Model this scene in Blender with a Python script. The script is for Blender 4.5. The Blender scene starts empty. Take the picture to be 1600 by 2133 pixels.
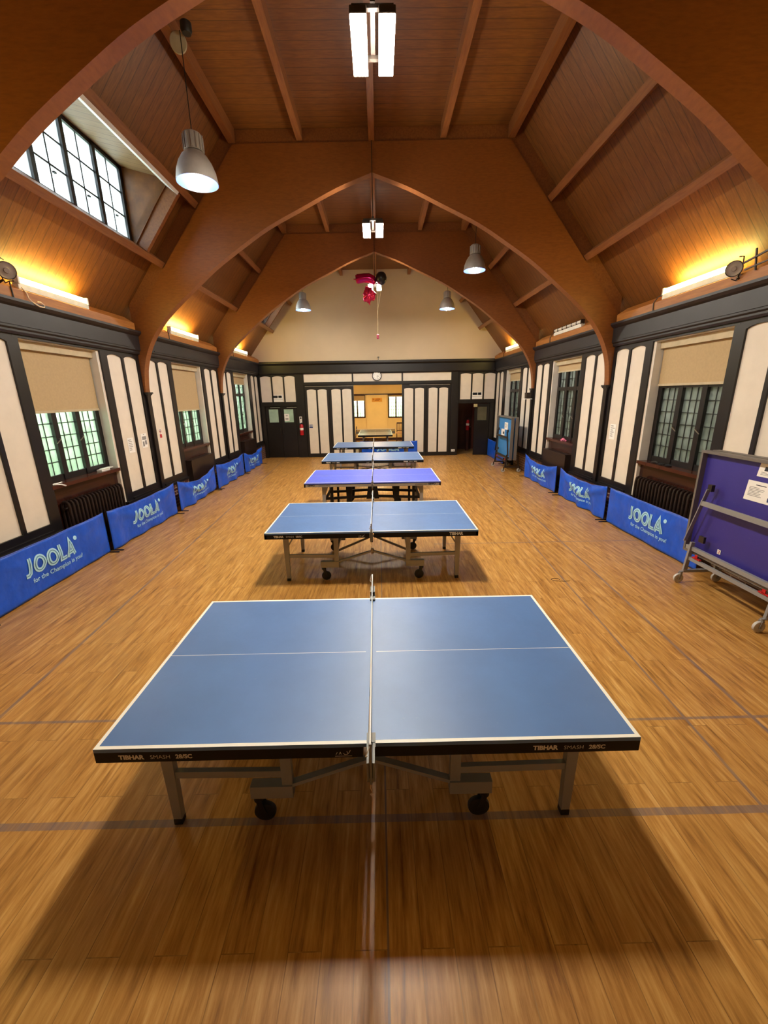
import bpy, bmesh, math, random
from mathutils import Vector, Matrix
random.seed(7)
scn = bpy.context.scene
COL = scn.collection
PI = math.pi

# ------------------------------------------------------------------ camera
FPX, CAMH, PITCH, YAW, ROLL = 853.83, 2.431, 0.2776, 0.0093, -0.0156
f = Vector((math.sin(YAW)*math.cos(PITCH), math.cos(YAW)*math.cos(PITCH), -math.sin(PITCH)))
r = Vector((math.cos(YAW), -math.sin(YAW), 0)); u = r.cross(f)
r2 = r*math.cos(ROLL)+u*math.sin(ROLL); u2 = -r*math.sin(ROLL)+u*math.cos(ROLL)
cam_d = bpy.data.cameras.new('camera'); cam = bpy.data.objects.new('camera', cam_d); COL.objects.link(cam)
cam_d.sensor_fit = 'HORIZONTAL'; cam_d.sensor_width = 36.0; cam_d.lens = 36.0*FPX/1600.0
cam_d.clip_start = 0.05; cam_d.clip_end = 200
cam.matrix_world = Matrix(((r2.x, u2.x, -f.x, 0), (r2.y, u2.y, -f.y, 0), (r2.z, u2.z, -f.z, CAMH), (0, 0, 0, 1)))
scn.camera = cam

# ------------------------------------------------------------------ world, exposure, lamp strengths
scn.view_settings.view_transform = 'Standard'; scn.view_settings.look = 'None'
scn.view_settings.gamma = 1.0; scn.view_settings.exposure = 1.47; scn.view_settings.use_curve_mapping = False
world = bpy.data.worlds.new('world'); scn.world = world; world.use_nodes = True
bg = world.node_tree.nodes['Background']
bg.inputs[0].default_value = (0.90, 0.96, 1.0, 1); bg.inputs[1].default_value = 6.0
RIDGE_W = 165.0      # ridge lamp diffusers
STRIP_W = 36.0      # wall strip tubes
PEND_W = 60.0       # pendant bulbs
ANNEX_W = 45.0
scn.cycles.max_bounces = 6; scn.cycles.diffuse_bounces = 4; scn.cycles.glossy_bounces = 3
scn.cycles.transparent_max_bounces = 10; scn.cycles.transmission_bounces = 4
scn.cycles.sample_clamp_indirect = 6.0; scn.cycles.caustics_reflective = False; scn.cycles.caustics_refractive = False
scn.cycles.use_denoising = True

# ------------------------------------------------------------------ materials
def srgb(h):
    h = h.lstrip('#'); c = [int(h[i:i+2], 16)/255 for i in (0, 2, 4)]
    return tuple(x/12.92 if x <= .04045 else ((x+.055)/1.055)**2.4 for x in c)
class NT:
    def __init__(s, name):
        s.m = bpy.data.materials.new(name); s.m.use_nodes = True; s.t = s.m.node_tree
        s.p = s.t.nodes['Principled BSDF']; s.out = s.t.nodes['Material Output']
    def n(s, typ, **kw):
        nd = s.t.nodes.new('ShaderNode'+typ)
        for k, v in kw.items(): setattr(nd, k, v)
        return nd
    def l(s, a, b): s.t.links.new(a, b)
    def setv(s, sock, v):
        if hasattr(v, 'is_output'): s.l(v, sock)
        elif isinstance(v, tuple) and len(v) == 3 and sock.type == 'RGBA': sock.default_value = v+(1,)
        else: sock.default_value = v
    def math(s, op, a, b=0.0, c=0.0):
        nd = s.n('Math', operation=op)
        for i, v in enumerate((a, b, c)): s.setv(nd.inputs[i], v)
        return nd.outputs[0]
    def mix(s, fac, a, b, blend='MIX'):
        nd = s.n('Mix', data_type='RGBA', blend_type=blend)
        s.setv(nd.inputs[0], fac); s.setv(nd.inputs[6], a); s.setv(nd.inputs[7], b)
        return nd.outputs[2]
    def coords(s, scale=(1, 1, 1), world=False):
        tc = s.n('TexCoord'); mp = s.n('Mapping'); mp.inputs['Scale'].default_value = scale
        if world:
            g = s.n('NewGeometry'); s.l(g.outputs['Position'], mp.inputs[0])
        else: s.l(tc.outputs['Object'], mp.inputs[0])
        return mp.outputs[0]
    def noise(s, vec, scale, detail=3, rough=.55):
        nd = s.n('TexNoise'); s.l(vec, nd.inputs['Vector']); nd.inputs['Scale'].default_value = scale
        nd.inputs['Detail'].default_value = detail; nd.inputs['Roughness'].default_value = rough
        return nd.outputs['Fac']
    def ramp(s, fac, stops):
        nd = s.n('ValToRGB'); s.l(fac, nd.inputs[0]); e = nd.color_ramp.elements
        while len(e) < len(stops): e.new(.5)
        for el, (p, c) in zip(e, stops): el.position = p; el.color = tuple(c)+(1,)
        return nd.outputs[0]
    def bump(s, h, strength=.2, dist=.01):
        b = s.n('Bump'); s.l(h, b.inputs['Height']); b.inputs['Strength'].default_value = strength; b.inputs['Distance'].default_value = dist
        s.l(b.outputs[0], s.p.inputs['Normal'])
def scale_c(c, k): return tuple(min(1, x*k) for x in c)
def plain(name, hexc, rough=.5, metal=0.0, var=.12, sc=6.0, spec=.5, bump=0.0):
    t = NT(name); c = srgb(hexc) if isinstance(hexc, str) else hexc
    v = t.coords(); fac = t.noise(v, sc)
    t.setv(t.p.inputs['Base Color'], t.ramp(fac, [(.3, scale_c(c, 1-var)), (.7, scale_c(c, 1+var))]))
    t.p.inputs['Roughness'].default_value = rough; t.p.inputs['Metallic'].default_value = metal
    t.p.inputs['Specular IOR Level'].default_value = spec
    if bump: t.bump(t.noise(v, sc*12), bump, .004)
    return t.m
def emit(name, col, strength):
    t = NT(name); e = t.n('Emission'); e.inputs[0].default_value = tuple(col)+(1,); e.inputs[1].default_value = strength
    t.l(e.outputs[0], t.out.inputs[0]); return t.m
def wood(name, c1, c2, stretch, rough=.42, seam=None, seamw=.012, seamdark=.45):
    t = NT(name); v = t.coords(stretch); a = t.noise(v, 5.0, 5, .6)
    v2 = t.coords(); b = t.noise(v2, .9, 2)
    col = t.ramp(a, [(.28, srgb(c1)), (.72, srgb(c2))])
    col = t.mix(t.math('MULTIPLY', b, .45), col, srgb(c1))
    h = a
    if seam:
        sx = t.n('SeparateXYZ'); t.l(v2, sx.inputs[0])
        fr = t.math('FRACT', t.math('DIVIDE', sx.outputs[1], seam))
        line = t.math('LESS_THAN', fr, seamw/seam)
        cell = t.n('TexWhiteNoise', noise_dimensions='1D'); t.l(t.math('FLOOR', t.math('DIVIDE', sx.outputs[1], seam)), cell.inputs['W'])
        col = t.mix(t.math('MULTIPLY', cell.outputs[0], .35), col, srgb(c1))
        col = t.mix(t.math('MULTIPLY', line, 1-seamdark), col, (.03, .012, .004))
    t.setv(t.p.inputs['Base Color'], col); t.p.inputs['Roughness'].default_value = rough
    t.bump(h, .08, .002)
    return t.m
def floor_mat():
    t = NT('oak_plank_floor'); g = t.n('NewGeometry'); sx = t.n('SeparateXYZ'); t.l(g.outputs['Position'], sx.inputs[0])
    cb = t.n('CombineXYZ'); t.l(sx.outputs[1], cb.inputs[0]); t.l(sx.outputs[0], cb.inputs[1])
    br = t.n('TexBrick', offset=.37, offset_frequency=2); t.l(cb.outputs[0], br.inputs['Vector'])
    br.inputs['Color1'].default_value = (0, 0, 0, 1); br.inputs['Color2'].default_value = (1, 1, 1, 1); br.inputs['Mortar'].default_value = (.5, .5, .5, 1)
    br.inputs['Scale'].default_value = 1; br.inputs['Mortar Size'].default_value = .0022; br.inputs['Brick Width'].default_value = 1.25; br.inputs['Row Height'].default_value = .152
    br.inputs['Bias'].default_value = 0
    tone = t.n('SeparateColor'); t.l(br.outputs['Color'], tone.inputs[0])
    mp = t.n('Mapping'); t.l(g.outputs['Position'], mp.inputs[0]); mp.inputs['Scale'].default_value = (13, 1.1, 1)
    off = t.n('VectorMath', operation='ADD'); t.l(mp.outputs[0], off.inputs[0])
    cc = t.n('CombineXYZ'); t.l(t.math('MULTIPLY', tone.outputs[0], 37.0), cc.inputs[1]); t.l(cc.outputs[0], off.inputs[1])
    g1 = t.noise(off.outputs[0], 1.6, 6, .62); g2 = t.noise(off.outputs[0], 5.0, 4, .6)
    gr = t.math('ADD', t.math('MULTIPLY', g1, .7), t.math('MULTIPLY', g2, .3))
    col = t.ramp(gr, [(.34, srgb('#75481c')), (.45, srgb('#a87434')), (.55, srgb('#c28e4a')), (.68, srgb('#d9ac6c'))])
    col = t.mix(t.math('MULTIPLY', tone.outputs[0], .28), col, srgb('#a5773d'))
    col = t.mix(t.math('MULTIPLY', br.outputs['Fac'], .42), col, srgb('#4a2c12'))
    x, y = sx.outputs[0], sx.outputs[1]
    def band(v, c, w): return t.math('LESS_THAN', t.math('ABSOLUTE', t.math('SUBTRACT', v, c)), w)
    far_x = t.math('ADD', x, t.math('MULTIPLY', y, -.055))
    far_x2 = t.math('ADD', x, t.math('MULTIPLY', y, .055))
    m = band(y, 1.855, .024)
    for bb in (band(far_x, 2.70, .016), band(far_x, 2.18, .011), band(far_x2, -2.92, .016), band(x, .0, .006),
               t.math('MULTIPLY', band(y, 2.575, .013), t.math('GREATER_THAN', x, 1.2)), t.math('MULTIPLY', band(y, 6.5, .013), t.math('GREATER_THAN', x, .9)),
               t.math('MULTIPLY', band(y, 2.68, .013), t.math('LESS_THAN', x, -1.2))):
        m = t.math('MAXIMUM', m, bb)
    wear = t.noise(mp.outputs[0], 2.2, 4); m = t.math('MULTIPLY', m, t.math('MULTIPLY_ADD', wear, .7, .22))
    col = t.mix(m, col, srgb('#5f5a66'))
    t.setv(t.p.inputs['Base Color'], col)
    t.setv(t.p.inputs['Roughness'], t.math('MULTIPLY_ADD', g2, .16, .27)); t.p.inputs['Specular IOR Level'].default_value = .42
    hh = t.math('SUBTRACT', t.math('MULTIPLY', gr, .5), br.outputs['Fac'])
    t.bump(hh, .22, .0025)
    return t.m
def brick_mat(name, c1, c2, mortar, bw, bh, ms=.01, rough=.35):
    t = NT(name); g = t.n('NewGeometry'); sx = t.n('SeparateXYZ'); t.l(g.outputs['Position'], sx.inputs[0])
    cb = t.n('CombineXYZ'); t.l(t.math('ADD', sx.outputs[1], sx.outputs[0]), cb.inputs[0]); t.l(sx.outputs[2], cb.inputs[1])
    br = t.n('TexBrick'); t.l(cb.outputs[0], br.inputs['Vector']); br.inputs['Scale'].default_value = 1
    for k, c in (('Color1', c1), ('Color2', c2), ('Mortar', mortar)): br.inputs[k].default_value = srgb(c)+(1,)
    br.inputs['Mortar Size'].default_value = ms; br.inputs['Brick Width'].default_value = bw; br.inputs['Row Height'].default_value = bh
    t.l(br.outputs['Color'], t.p.inputs['Base Color']); t.p.inputs['Roughness'].default_value = rough
    t.bump(t.math('SUBTRACT', 1.0, br.outputs['Fac']), .3, .004)
    return t.m
def glass_mat(name, tint, transp, transl, ripple=.5):
    t = NT(name); v = t.coords(); nz = t.noise(v, 22, 3); nz2 = t.noise(v, 4.5, 2)
    tr = t.n('BsdfTransparent'); tl = t.n('BsdfTranslucent'); gl = t.n('BsdfGlossy'); gl.inputs['Roughness'].default_value = .12
    c = t.ramp(nz2, [(.35, scale_c(tint, .8)), (.65, tint)])
    t.l(c, tr.inputs[0]); t.l(c, tl.inputs[0])
    b = t.n('Bump'); t.l(nz, b.inputs['Height']); b.inputs['Strength'].default_value = ripple; b.inputs['Distance'].default_value = .01
    t.l(b.outputs[0], gl.inputs['Normal'])
    a = t.n('MixShader'); a.inputs[0].default_value = transl/(transp+transl); t.l(tr.outputs[0], a.inputs[1]); t.l(tl.outputs[0], a.inputs[2])
    fr = t.n('Fresnel'); fr.inputs[0].default_value = 1.45; t.l(b.outputs[0], fr.inputs['Normal'])
    k = t.n('MixShader'); t.l(t.math('MULTIPLY', fr.outputs[0], .8), k.inputs[0]); t.l(a.outputs[0], k.inputs[1]); t.l(gl.outputs[0], k.inputs[2])
    t.l(k.outputs[0], t.out.inputs[0]); return t.m
def net_mat():
    t = NT('net_mesh_cord'); v = t.coords(); sx = t.n('SeparateXYZ'); t.l(v, sx.inputs[0])
    a = t.math('LESS_THAN', t.math('FRACT', t.math('MULTIPLY', sx.outputs[1], 80)), .28)
    b = t.math('LESS_THAN', t.math('FRACT', t.math('MULTIPLY', sx.outputs[2], 80)), .28)
    tr = t.n('BsdfTransparent'); mx = t.n('MixShader'); t.l(t.math('MAXIMUM', a, b), mx.inputs[0]); t.l(tr.outputs[0], mx.inputs[1]); t.l(t.p.outputs[0], mx.inputs[2])
    t.p.inputs['Base Color'].default_value = (.01, .012, .02, 1); t.l(mx.outputs[0], t.out.inputs[0]); return t.m
def tabletop_mat(name, hexc, rough):
    t = NT(name); c = srgb(hexc); v = t.coords(); a = t.noise(v, 2.2, 4); b = t.noise(v, 26, 5, .7)
    col = t.ramp(a, [(.3, scale_c(c, .92)), (.7, scale_c(c, 1.1))]); scuff = t.ramp(b, [(.62, (0, 0, 0)), (.8, (1, 1, 1))])
    t.setv(t.p.inputs['Base Color'], t.mix(t.math('MULTIPLY', scuff, .12), col, (.35, .42, .5)))
    t.setv(t.p.inputs['Roughness'], t.math('MULTIPLY_ADD', b, .18, rough-.09)); t.p.inputs['Specular IOR Level'].default_value = .75
    return t.m

def cloth_mat():
    t = NT('blue_barrier_fabric'); c = srgb('#0a52cc'); v = t.coords(); a = t.noise(v, 3.5, 4)
    t.setv(t.p.inputs['Base Color'], t.ramp(a, [(.3, scale_c(c, .82)), (.7, scale_c(c, 1.15))])); t.p.inputs['Roughness'].default_value = .38
    w = t.noise(v, 7, 2, .4); w2 = t.noise(v, 60, 2)
    t.bump(t.math('MULTIPLY_ADD', w2, .06, w), .55, .03); return t.m
MT = dict(
 boards=wood('roof_boards', '#653a17', '#8f5b24', (1.2, 9, 1.2), .46, seam=.152),
 boards_lit=wood('dormer_boards_lit', '#8a6a45', '#a98a62', (1.2, 9, 1.2), .5, seam=.152),  # roof boards made paler: window light painted into the dormer ceiling
 glulam=wood('laminated_timber', '#7a461d', '#935826', (2, 2, 9), .42),
 purlin=wood('purlin_timber', '#764322', '#95602f', (7, .7, 7), .46),
 plate=wood('wall_plate_timber', '#8f5420', '#b87834', (6, .6, 6), .5),
 black=plain('black_painted_timber', '#161113', .38, var=.3, sc=3),
 blackfar=plain('black_painted_boards', '#17120f', .4, var=.35, sc=3),
 charcoal=plain('dark_cornice_paint', '#211d1f', .42, var=.35, sc=2.5),
 plaster=plain('cream_plaster', '#ddd0bf', .75, var=.035, sc=5, bump=.15),
 gable=plain('gable_plaster', '#ccb697', .8, var=.04, sc=1.2, bump=.1),
 reveal=plain('white_reveal_paint', '#dcd8cf', .6, var=.06, sc=4),
 blind=plain('blind_fabric', '#b49a72', .85, var=.05, sc=30),
 blindbar=plain('blind_rail', '#b9a888', .6),
 brick=brick_mat('dado_brick', '#5a2f22', '#43211a', '#9b8570', .225, .075),
 tile=brick_mat('glazed_brown_tile', '#3c1c14', '#2c140f', '#24100b', .155, .152, .004, .22),
 sill=plain('brown_tile_sill', '#47231a', .2, var=.2),
 radiator=plain('dark_brown_radiator', '#241713', .35, var=.25),
 glass_l=glass_mat('obscured_glass_left', (.74, .85, .71), .64, .36),
 glass_r=glass_mat('obscured_glass_right', (.70, .72, .66), .66, .34),
 glass_d=glass_mat('dormer_glass', (.9, .96, 1.0), .6, .4),
 glass_b=glass_mat('annex_glass', (.90, .96, .80), .55, .45),
 lead=plain('lead_came', '#20201f', .5),
 brass=plain('window_latch_metal', '#8b8478', .4, metal=.7),
 floor=floor_mat(),
 doorglass=plain('obscured_door_glass', '#a9c4ae', .25, var=.12, sc=5),
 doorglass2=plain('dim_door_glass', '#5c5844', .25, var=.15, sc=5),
 darkwood=plain('dark_stained_wood', '#3a170e', .4, var=.3),
 chrome=plain('brushed_steel', '#b9b6b0', .3, metal=.9),
 silver=plain('silver_clamp_metal', '#716f6b', .5, metal=.2),
 grey=plain('grey_powder_coat', '#939395', .42, metal=.25, var=.06),
 greyd=plain('grey_brown_steel', '#777069', .45, metal=.3, var=.06),
 rubber=plain('black_rubber', '#121213', .55),
 wheelgrey=plain('grey_castor_tyre', '#b9b4ad', .5),
 apron=plain('black_table_edge', '#0b090a', .5, spec=.25),
 apron_s=plain('silver_table_edge', '#9c978d', .4, metal=.3),
 white=plain('white_line_paint', '#f1efe6', .5, var=.03),
 blue=tabletop_mat('blue_table_paint', '#4a72ad', .42),
 blue2=tabletop_mat('royal_blue_table_paint', '#4a5cd8', .5),
 grey_top=tabletop_mat('grey_table_paint', '#6d6a66', .36),
 underblue=tabletop_mat('purple_blue_board', '#2c2382', .5),
 underblue2=tabletop_mat('bright_blue_board', '#2f7ec2', .5),
 txt=plain('silver_lettering', '#c9c6bf', .5, var=.03),
 txtdark=plain('dark_lettering', '#262320', .5),
 tape=plain('white_net_tape', '#f4f2ee', .6, var=.03),
 net=net_mat(),
 cloth=cloth_mat(),
 clothedge=plain('barrier_hem', '#4a63c0', .5),
 cyan=plain('pale_cyan_print', '#a9dcf4', .5, var=.03),
 inline=plain('teal_print_line', '#2b5f86', .5),
 black_pole=plain('black_stand_metal', '#111113', .4),
 paper=plain('white_paper', '#eeeae4', .75, var=.03),
 print=plain('grey_print', '#8d8a88', .7),
 printdark=plain('dark_print', '#2a2c33', .7),
 printblue=plain('blue_print', '#28346e', .6),
 printyellow=plain('yellow_print', '#d9a32a', .6),
 red=plain('red_paint', '#b3141f', .35, var=.08),
 pink=plain('pink_cloth', '#c7607a', .6),
 pinkfoil=plain('magenta_foil', '#c21c63', .16, metal=.75, var=.1),
 redfoil=plain('pink_red_foil', '#dd2f5f', .16, metal=.7, var=.1),
 blackfoil=plain('black_balloon_latex', '#18161a', .3),
 ribbon=plain('cream_ribbon', '#e8d8b0', .5),
 alum=plain('spun_aluminium', '#a8a29c', .38, metal=.2),
 reflector=plain('lamp_inner_reflector', '#3c4a80', .3, metal=.2),
 fitting=plain('white_light_fitting', '#d8d2c2', .5),
 clockface=plain('white_clock_face', '#f0eee8', .5, var=.02),
 orangewall=plain('orange_plaster', '#e8cf98', .8, var=.05, sc=1.5),
 orangefloor=plain('annex_floor', '#9a7648', .35),
 darkbrown=plain('corridor_brown_paint', '#5a2416', .5, var=.2),
 yellowish=plain('cream_box_plastic', '#b9a878', .5),
 seat=plain('chair_seat_fabric', '#b98a70', .8),
 grass=plain('outdoor_grass', '#7f9a4a', .9, var=.3, sc=1.5),
 hedge=plain('hedge_leaves', '#76a352', .8, var=.45, sc=3),
 outwall=plain('neighbour_wall', '#7e7c70', .8, var=.25, sc=1.5),
 cord=plain('cream_cord', '#d9bfa0', .6),
 tancord=plain('tan_string', '#b99873', .7),
 blackcord=plain('black_cable', '#15110f', .5),
 disc=plain('cream_plastic_rose', '#a59a80', .5),
 lens=plain('floodlight_lens', '#9a8d84', .2, metal=.2),
 steel_dark=plain('dark_bracket_steel', '#3a312b', .45, metal=.4),
 ridge_em=emit('ridge_tube_glow', (1.0, .925, .79), RIDGE_W),
 strip_em=emit('strip_tube_glow', (1.0, .76, .19), STRIP_W),
 pend_em=emit('pendant_bulb_glow', (.90, .95, 1.0), PEND_W),
 annex_em=emit('annex_tube_glow', (1.0, .76, .40), ANNEX_W),
 corr_fill_em=emit('corridor_fill_glow', (1.0, .72, .42), 12.0),  # glow of the added corridor fill lamp
 deadtube=plain('unlit_tube', '#cfc7b8', .35),
)

# ------------------------------------------------------------------ mesh helpers
CX = -.04; SH = -.0165
class MB:
    def __init__(s): s.v = []; s.f = []; s.m = []; s.sm = []
    def add(s, vs, fs, mi=0, smooth=False):
        o = len(s.v); s.v += [tuple(p) for p in vs]
        for q in fs: s.f.append([o+i for i in q]); s.m.append(mi); s.sm.append(smooth)
        return s
    def box(s, x0, x1, y0, y1, z0, z1, mi=0):
        x0, x1 = sorted((x0, x1)); y0, y1 = sorted((y0, y1)); z0, z1 = sorted((z0, z1))
        vs = [(x, y, z) for z in (z0, z1) for y in (y0, y1) for x in (x0, x1)]
        return s.add(vs, [(0, 2, 3, 1), (4, 5, 7, 6), (0, 1, 5, 4), (2, 6, 7, 3), (0, 4, 6, 2), (1, 3, 7, 5)], mi)
    def bar(s, p, q, w, h, up=(0, 0, 1), mi=0):
        p = Vector(p); q = Vector(q); d = (q-p).normalized(); up = Vector(up)
        if abs(d.dot(up)) > .98: up = Vector((0, 1, 0)) if abs(d.y) < .9 else Vector((1, 0, 0))
        a = d.cross(up).normalized(); b = a.cross(d).normalized()
        vs = [c+a*(sx*w/2)+b*(sy*h/2) for c in (p, q) for sx, sy in ((-1, -1), (1, -1), (1, 1), (-1, 1))]
        return s.add(vs, [(0, 1, 2, 3), (7, 6, 5, 4), (0, 4, 5, 1), (1, 5, 6, 2), (2, 6, 7, 3), (3, 7, 4, 0)], mi)
    def tube(s, path, rad, n=8, mi=0, closed=False):
        P = [Vector(p) for p in path]; k = len(P); rings = []
        rads = rad if isinstance(rad, (list, tuple)) else [rad]*k
        prev = None
        for i in range(k):
            a = P[(i-1) % k] if (closed or i > 0) else P[i]; b = P[(i+1) % k] if (closed or i < k-1) else P[i]
            d = (b-a); d = d.normalized() if d.length > 1e-9 else Vector((0, 0, 1))
            if prev is None: nrm = d.orthogonal().normalized()
            else:
                nrm = prev-d*prev.dot(d); nrm = nrm.normalized() if nrm.length > 1e-6 else d.orthogonal().normalized()
            prev = nrm; bn = d.cross(nrm)
            rings.append([P[i]+(nrm*math.cos(2*PI*j/n)+bn*math.sin(2*PI*j/n))*rads[i] for j in range(n)])
        vs = [p for rg in rings for p in rg]; fs = []
        for i in range(k if closed else k-1):
            for j in range(n):
                a = i*n+j; b = i*n+(j+1) % n; c = ((i+1) % k)*n+(j+1) % n; d = ((i+1) % k)*n+j; fs.append((a, b, c, d))
        s.add(vs, fs, mi, True)
        if not closed:
            s.add(rings[0], [tuple(range(n))], mi); s.add(rings[-1], [tuple(range(n))[::-1]], mi)
        return s
    def lathe(s, prof, c=(0, 0, 0), axis='z', n=24, mi=0, smooth=True):
        vs = []; k = len(prof)
        for j in range(n):
            a = 2*PI*j/n; ca, sa = math.cos(a), math.sin(a)
            for rr, h in prof:
                if axis == 'z': vs.append((c[0]+rr*ca, c[1]+rr*sa, c[2]+h))
                elif axis == 'x': vs.append((c[0]+h, c[1]+rr*ca, c[2]+rr*sa))
                else: vs.append((c[0]+rr*ca, c[1]+h, c[2]+rr*sa))
        fs = [(j*k+i, ((j+1) % n)*k+i, ((j+1) % n)*k+i+1, j*k+i+1) for j in range(n) for i in range(k-1)]
        return s.add(vs, fs, mi, smooth)
    def prism(s, poly, axis, a0, a1, mi=0):
        n = len(poly)
        def P(p, a): return {'x': (a, p[0], p[1]), 'y': (p[0], a, p[1]), 'z': (p[0], p[1], a)}[axis]
        vs = [P(p, a0) for p in poly]+[P(p, a1) for p in poly]
        return s.add(vs, [tuple(range(n)), tuple(range(2*n-1, n-1, -1))]+[(i, (i+1) % n, n+(i+1) % n, n+i) for i in range(n)], mi)
    def grid(s, fn, nu, nv, mi=0, smooth=True):
        vs = [fn(i/nu, j/nv) for j in range(nv+1) for i in range(nu+1)]
        return s.add(vs, [(j*(nu+1)+i, j*(nu+1)+i+1, (j+1)*(nu+1)+i+1, (j+1)*(nu+1)+i) for j in range(nv) for i in range(nu)], mi, smooth)
    def xf(s, fn): s.v = [tuple(fn(Vector(p))) for p in s.v]; return s
    def build(s, name, mats, parent=None, room=False, bevel=0.0, keep=False):
        if not isinstance(mats, (list, tuple)): mats = [mats]
        vs = s.v
        if room: vs = [(x, y+SH*(x-CX), z) for x, y, z in vs]
        if parent is not None and not keep:
            o = Vector(parent['_o']) if '_o' in parent else Vector((0, 0, 0)); vs = [tuple(Vector(p)-o) for p in vs]
        me = bpy.data.meshes.new(name); me.from_pydata(vs, [], s.f)
        for m in mats: me.materials.append(m)
        me.polygons.foreach_set('material_index', s.m); me.polygons.foreach_set('use_smooth', s.sm)
        bm = bmesh.new(); bm.from_mesh(me)
        if any(s.sm): bmesh.ops.remove_doubles(bm, verts=bm.verts, dist=1e-5)
        bmesh.ops.recalc_face_normals(bm, faces=bm.faces); bm.to_mesh(me); bm.free()
        if any(s.sm): me.set_sharp_from_angle(angle=math.radians(40))
        me.update()
        ob = bpy.data.objects.new(name, me); COL.objects.link(ob)
        if parent is not None:
            ob.parent = parent
            if '_o' in parent: ob['_o'] = parent['_o']
        if bevel:
            b = ob.modifiers.new('bevel', 'BEVEL'); b.width = bevel; b.segments = 2; b.limit_method = 'ANGLE'
        return ob
ROOTS = []
def tag(o, label, cat, group=None, kind=None):
    o['label'] = label; o['category'] = cat
    if group: o['group'] = group
    if kind: o['kind'] = kind
    return o
def thing(name, label, cat, loc=(0, 0, 0), group=None):
    o = bpy.data.objects.new(name, None); COL.objects.link(o); o.location = loc; o['_o'] = tuple(loc)
    o.empty_display_size = .1; ROOTS.append(o); return tag(o, label, cat, group)
def struct(o): o['kind'] = 'structure'; return o
def sroot(name, loc=(0, 0, 0)):
    o = bpy.data.objects.new(name, None); COL.objects.link(o); o.location = loc; o['_o'] = tuple(loc); o.empty_display_size = .1
    o['kind'] = 'structure'; return o
def dup(root, loc, label, rotz=None, group=None):
    rt = root.copy(); COL.objects.link(rt); rt.location = loc; rt['label'] = label
    if rotz is not None: rt.rotation_euler.z = rotz
    if group: rt['group'] = group
    for ch in list(root.children):
        c = ch.copy(); COL.objects.link(c); c.parent = rt
        for g in list(ch.children):
            d = g.copy(); COL.objects.link(d); d.parent = c
    return rt
def text2d(s, size, bold=0.0, align='CENTER', spacing=1.0):
    cu = bpy.data.curves.new('lettering', 'FONT'); cu.body = s; cu.size = size; cu.align_x = align; cu.offset = bold; cu.space_character = spacing
    cu.resolution_u = 3
    ob = bpy.data.objects.new('lettering', cu); COL.objects.link(ob)
    dg = bpy.context.evaluated_depsgraph_get(); ev = ob.evaluated_get(dg); me = ev.to_mesh()
    vs = [(v.co.x, v.co.y) for v in me.vertices]; fs = [tuple(p.vertices) for p in me.polygons]
    ev.to_mesh_clear(); bpy.data.objects.remove(ob); bpy.data.curves.remove(cu)
    return vs, fs
def put_text(mb, s, size, fn, bold=0.0, align='CENTER', spacing=1.0, mi=0):
    vs, fs = text2d(s, size, bold, align, spacing); mb.add([fn(x, y) for x, y in vs], fs, mi)
def boxes(name, mat, parent, lst, room=False):
    for b in lst: MB().box(*b).build(name, mat, parent, room=room)
def ribbon(mb, pts, w, fn, mi=0, closed=False, sub=6):
    P = []
    n = len(pts)
    for i in range(n if closed else n-1):
        a = Vector(pts[i]); b = Vector(pts[(i+1) % n])
        for k in range(sub): P.append(a.lerp(b, k/sub))
    if not closed: P.append(Vector(pts[-1]))
    k = len(P); L = []; R = []
    for i in range(k):
        a = P[i]-P[i-1] if (closed or i > 0) else P[1]-P[0]
        b = P[(i+1) % k]-P[i] if (closed or i < k-1) else P[-1]-P[-2]
        a = a.normalized(); b = b.normalized(); na = Vector((-a.y, a.x)); nb = Vector((-b.y, b.x))
        m = na+nb; m = m.normalized() if m.length > .2 else na
        sc = min(2.6, 1/max(.3, m.dot(na)))
        L.append(P[i]+m*(w/2*sc)); R.append(P[i]-m*(w/2*sc))
    vs = [fn(p.x, p.y) for p in L]+[fn(p.x, p.y) for p in R]
    fs = [(i, (i+1) % k, k+(i+1) % k, k+i) for i in range(k if closed else k-1)]
    mb.add(vs, fs, mi)

# ------------------------------------------------------------------ setting: floor, walls, roof
Y0, YF = -2.6, 17.0
ARCH = [4.45, 8.70, 12.85]; PANEL_C = [4.55, 8.70, 12.85]
HW = 4.72                         # wall half width about CX
def X(s, d): return CX+s*(HW+d)
def zr(ax): return 4.02+(4.84-ax)*1.26
def axr(z): return 4.84-(z-4.02)/1.26
ZC = 6.9
struct(MB().box(-5.4, 5.4, Y0-.3, 17.3, -.12, 0).build('floor', MT['floor']))
WINS = [(5.78, 7.40), (9.94, 11.56), (14.13, 15.68)]
for s, nm in ((-1, 'left'), (1, 'right')):
    w = MB(); b = MB(); t = MB()
    edges = [Y0]+[e for p in WINS for e in p]+[YF+.12]
    for i in range(0, len(edges), 2):
        w.box(X(s, 0), X(s, .34), edges[i], edges[i+1], 0, 3.69)
        b.box(X(s, -.05), X(s, .0), edges[i]+(0 if i == 0 else -.0), edges[i+1], 0, .56)
        b.box(X(s, -.07), X(s, .0), edges[i], edges[i+1], .53, .58, 1)
    for y0, y1 in WINS:
        w.box(X(s, 0), X(s, .34), y0, y1, 3.235, 3.69)
        w.box(X(s, .06), X(s, .34), y0, y1, 0, 1.18, 1)
    w.box(X(s, .21), X(s, .34), Y0, YF+.12, 3.69, 4.0)
    struct(w.build('wall_'+nm, [MT['plaster'], MT['tile']], room=True))
    struct(b.build('baseboard_'+nm, [MT['brick'], MT['black']], room=True))
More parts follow.
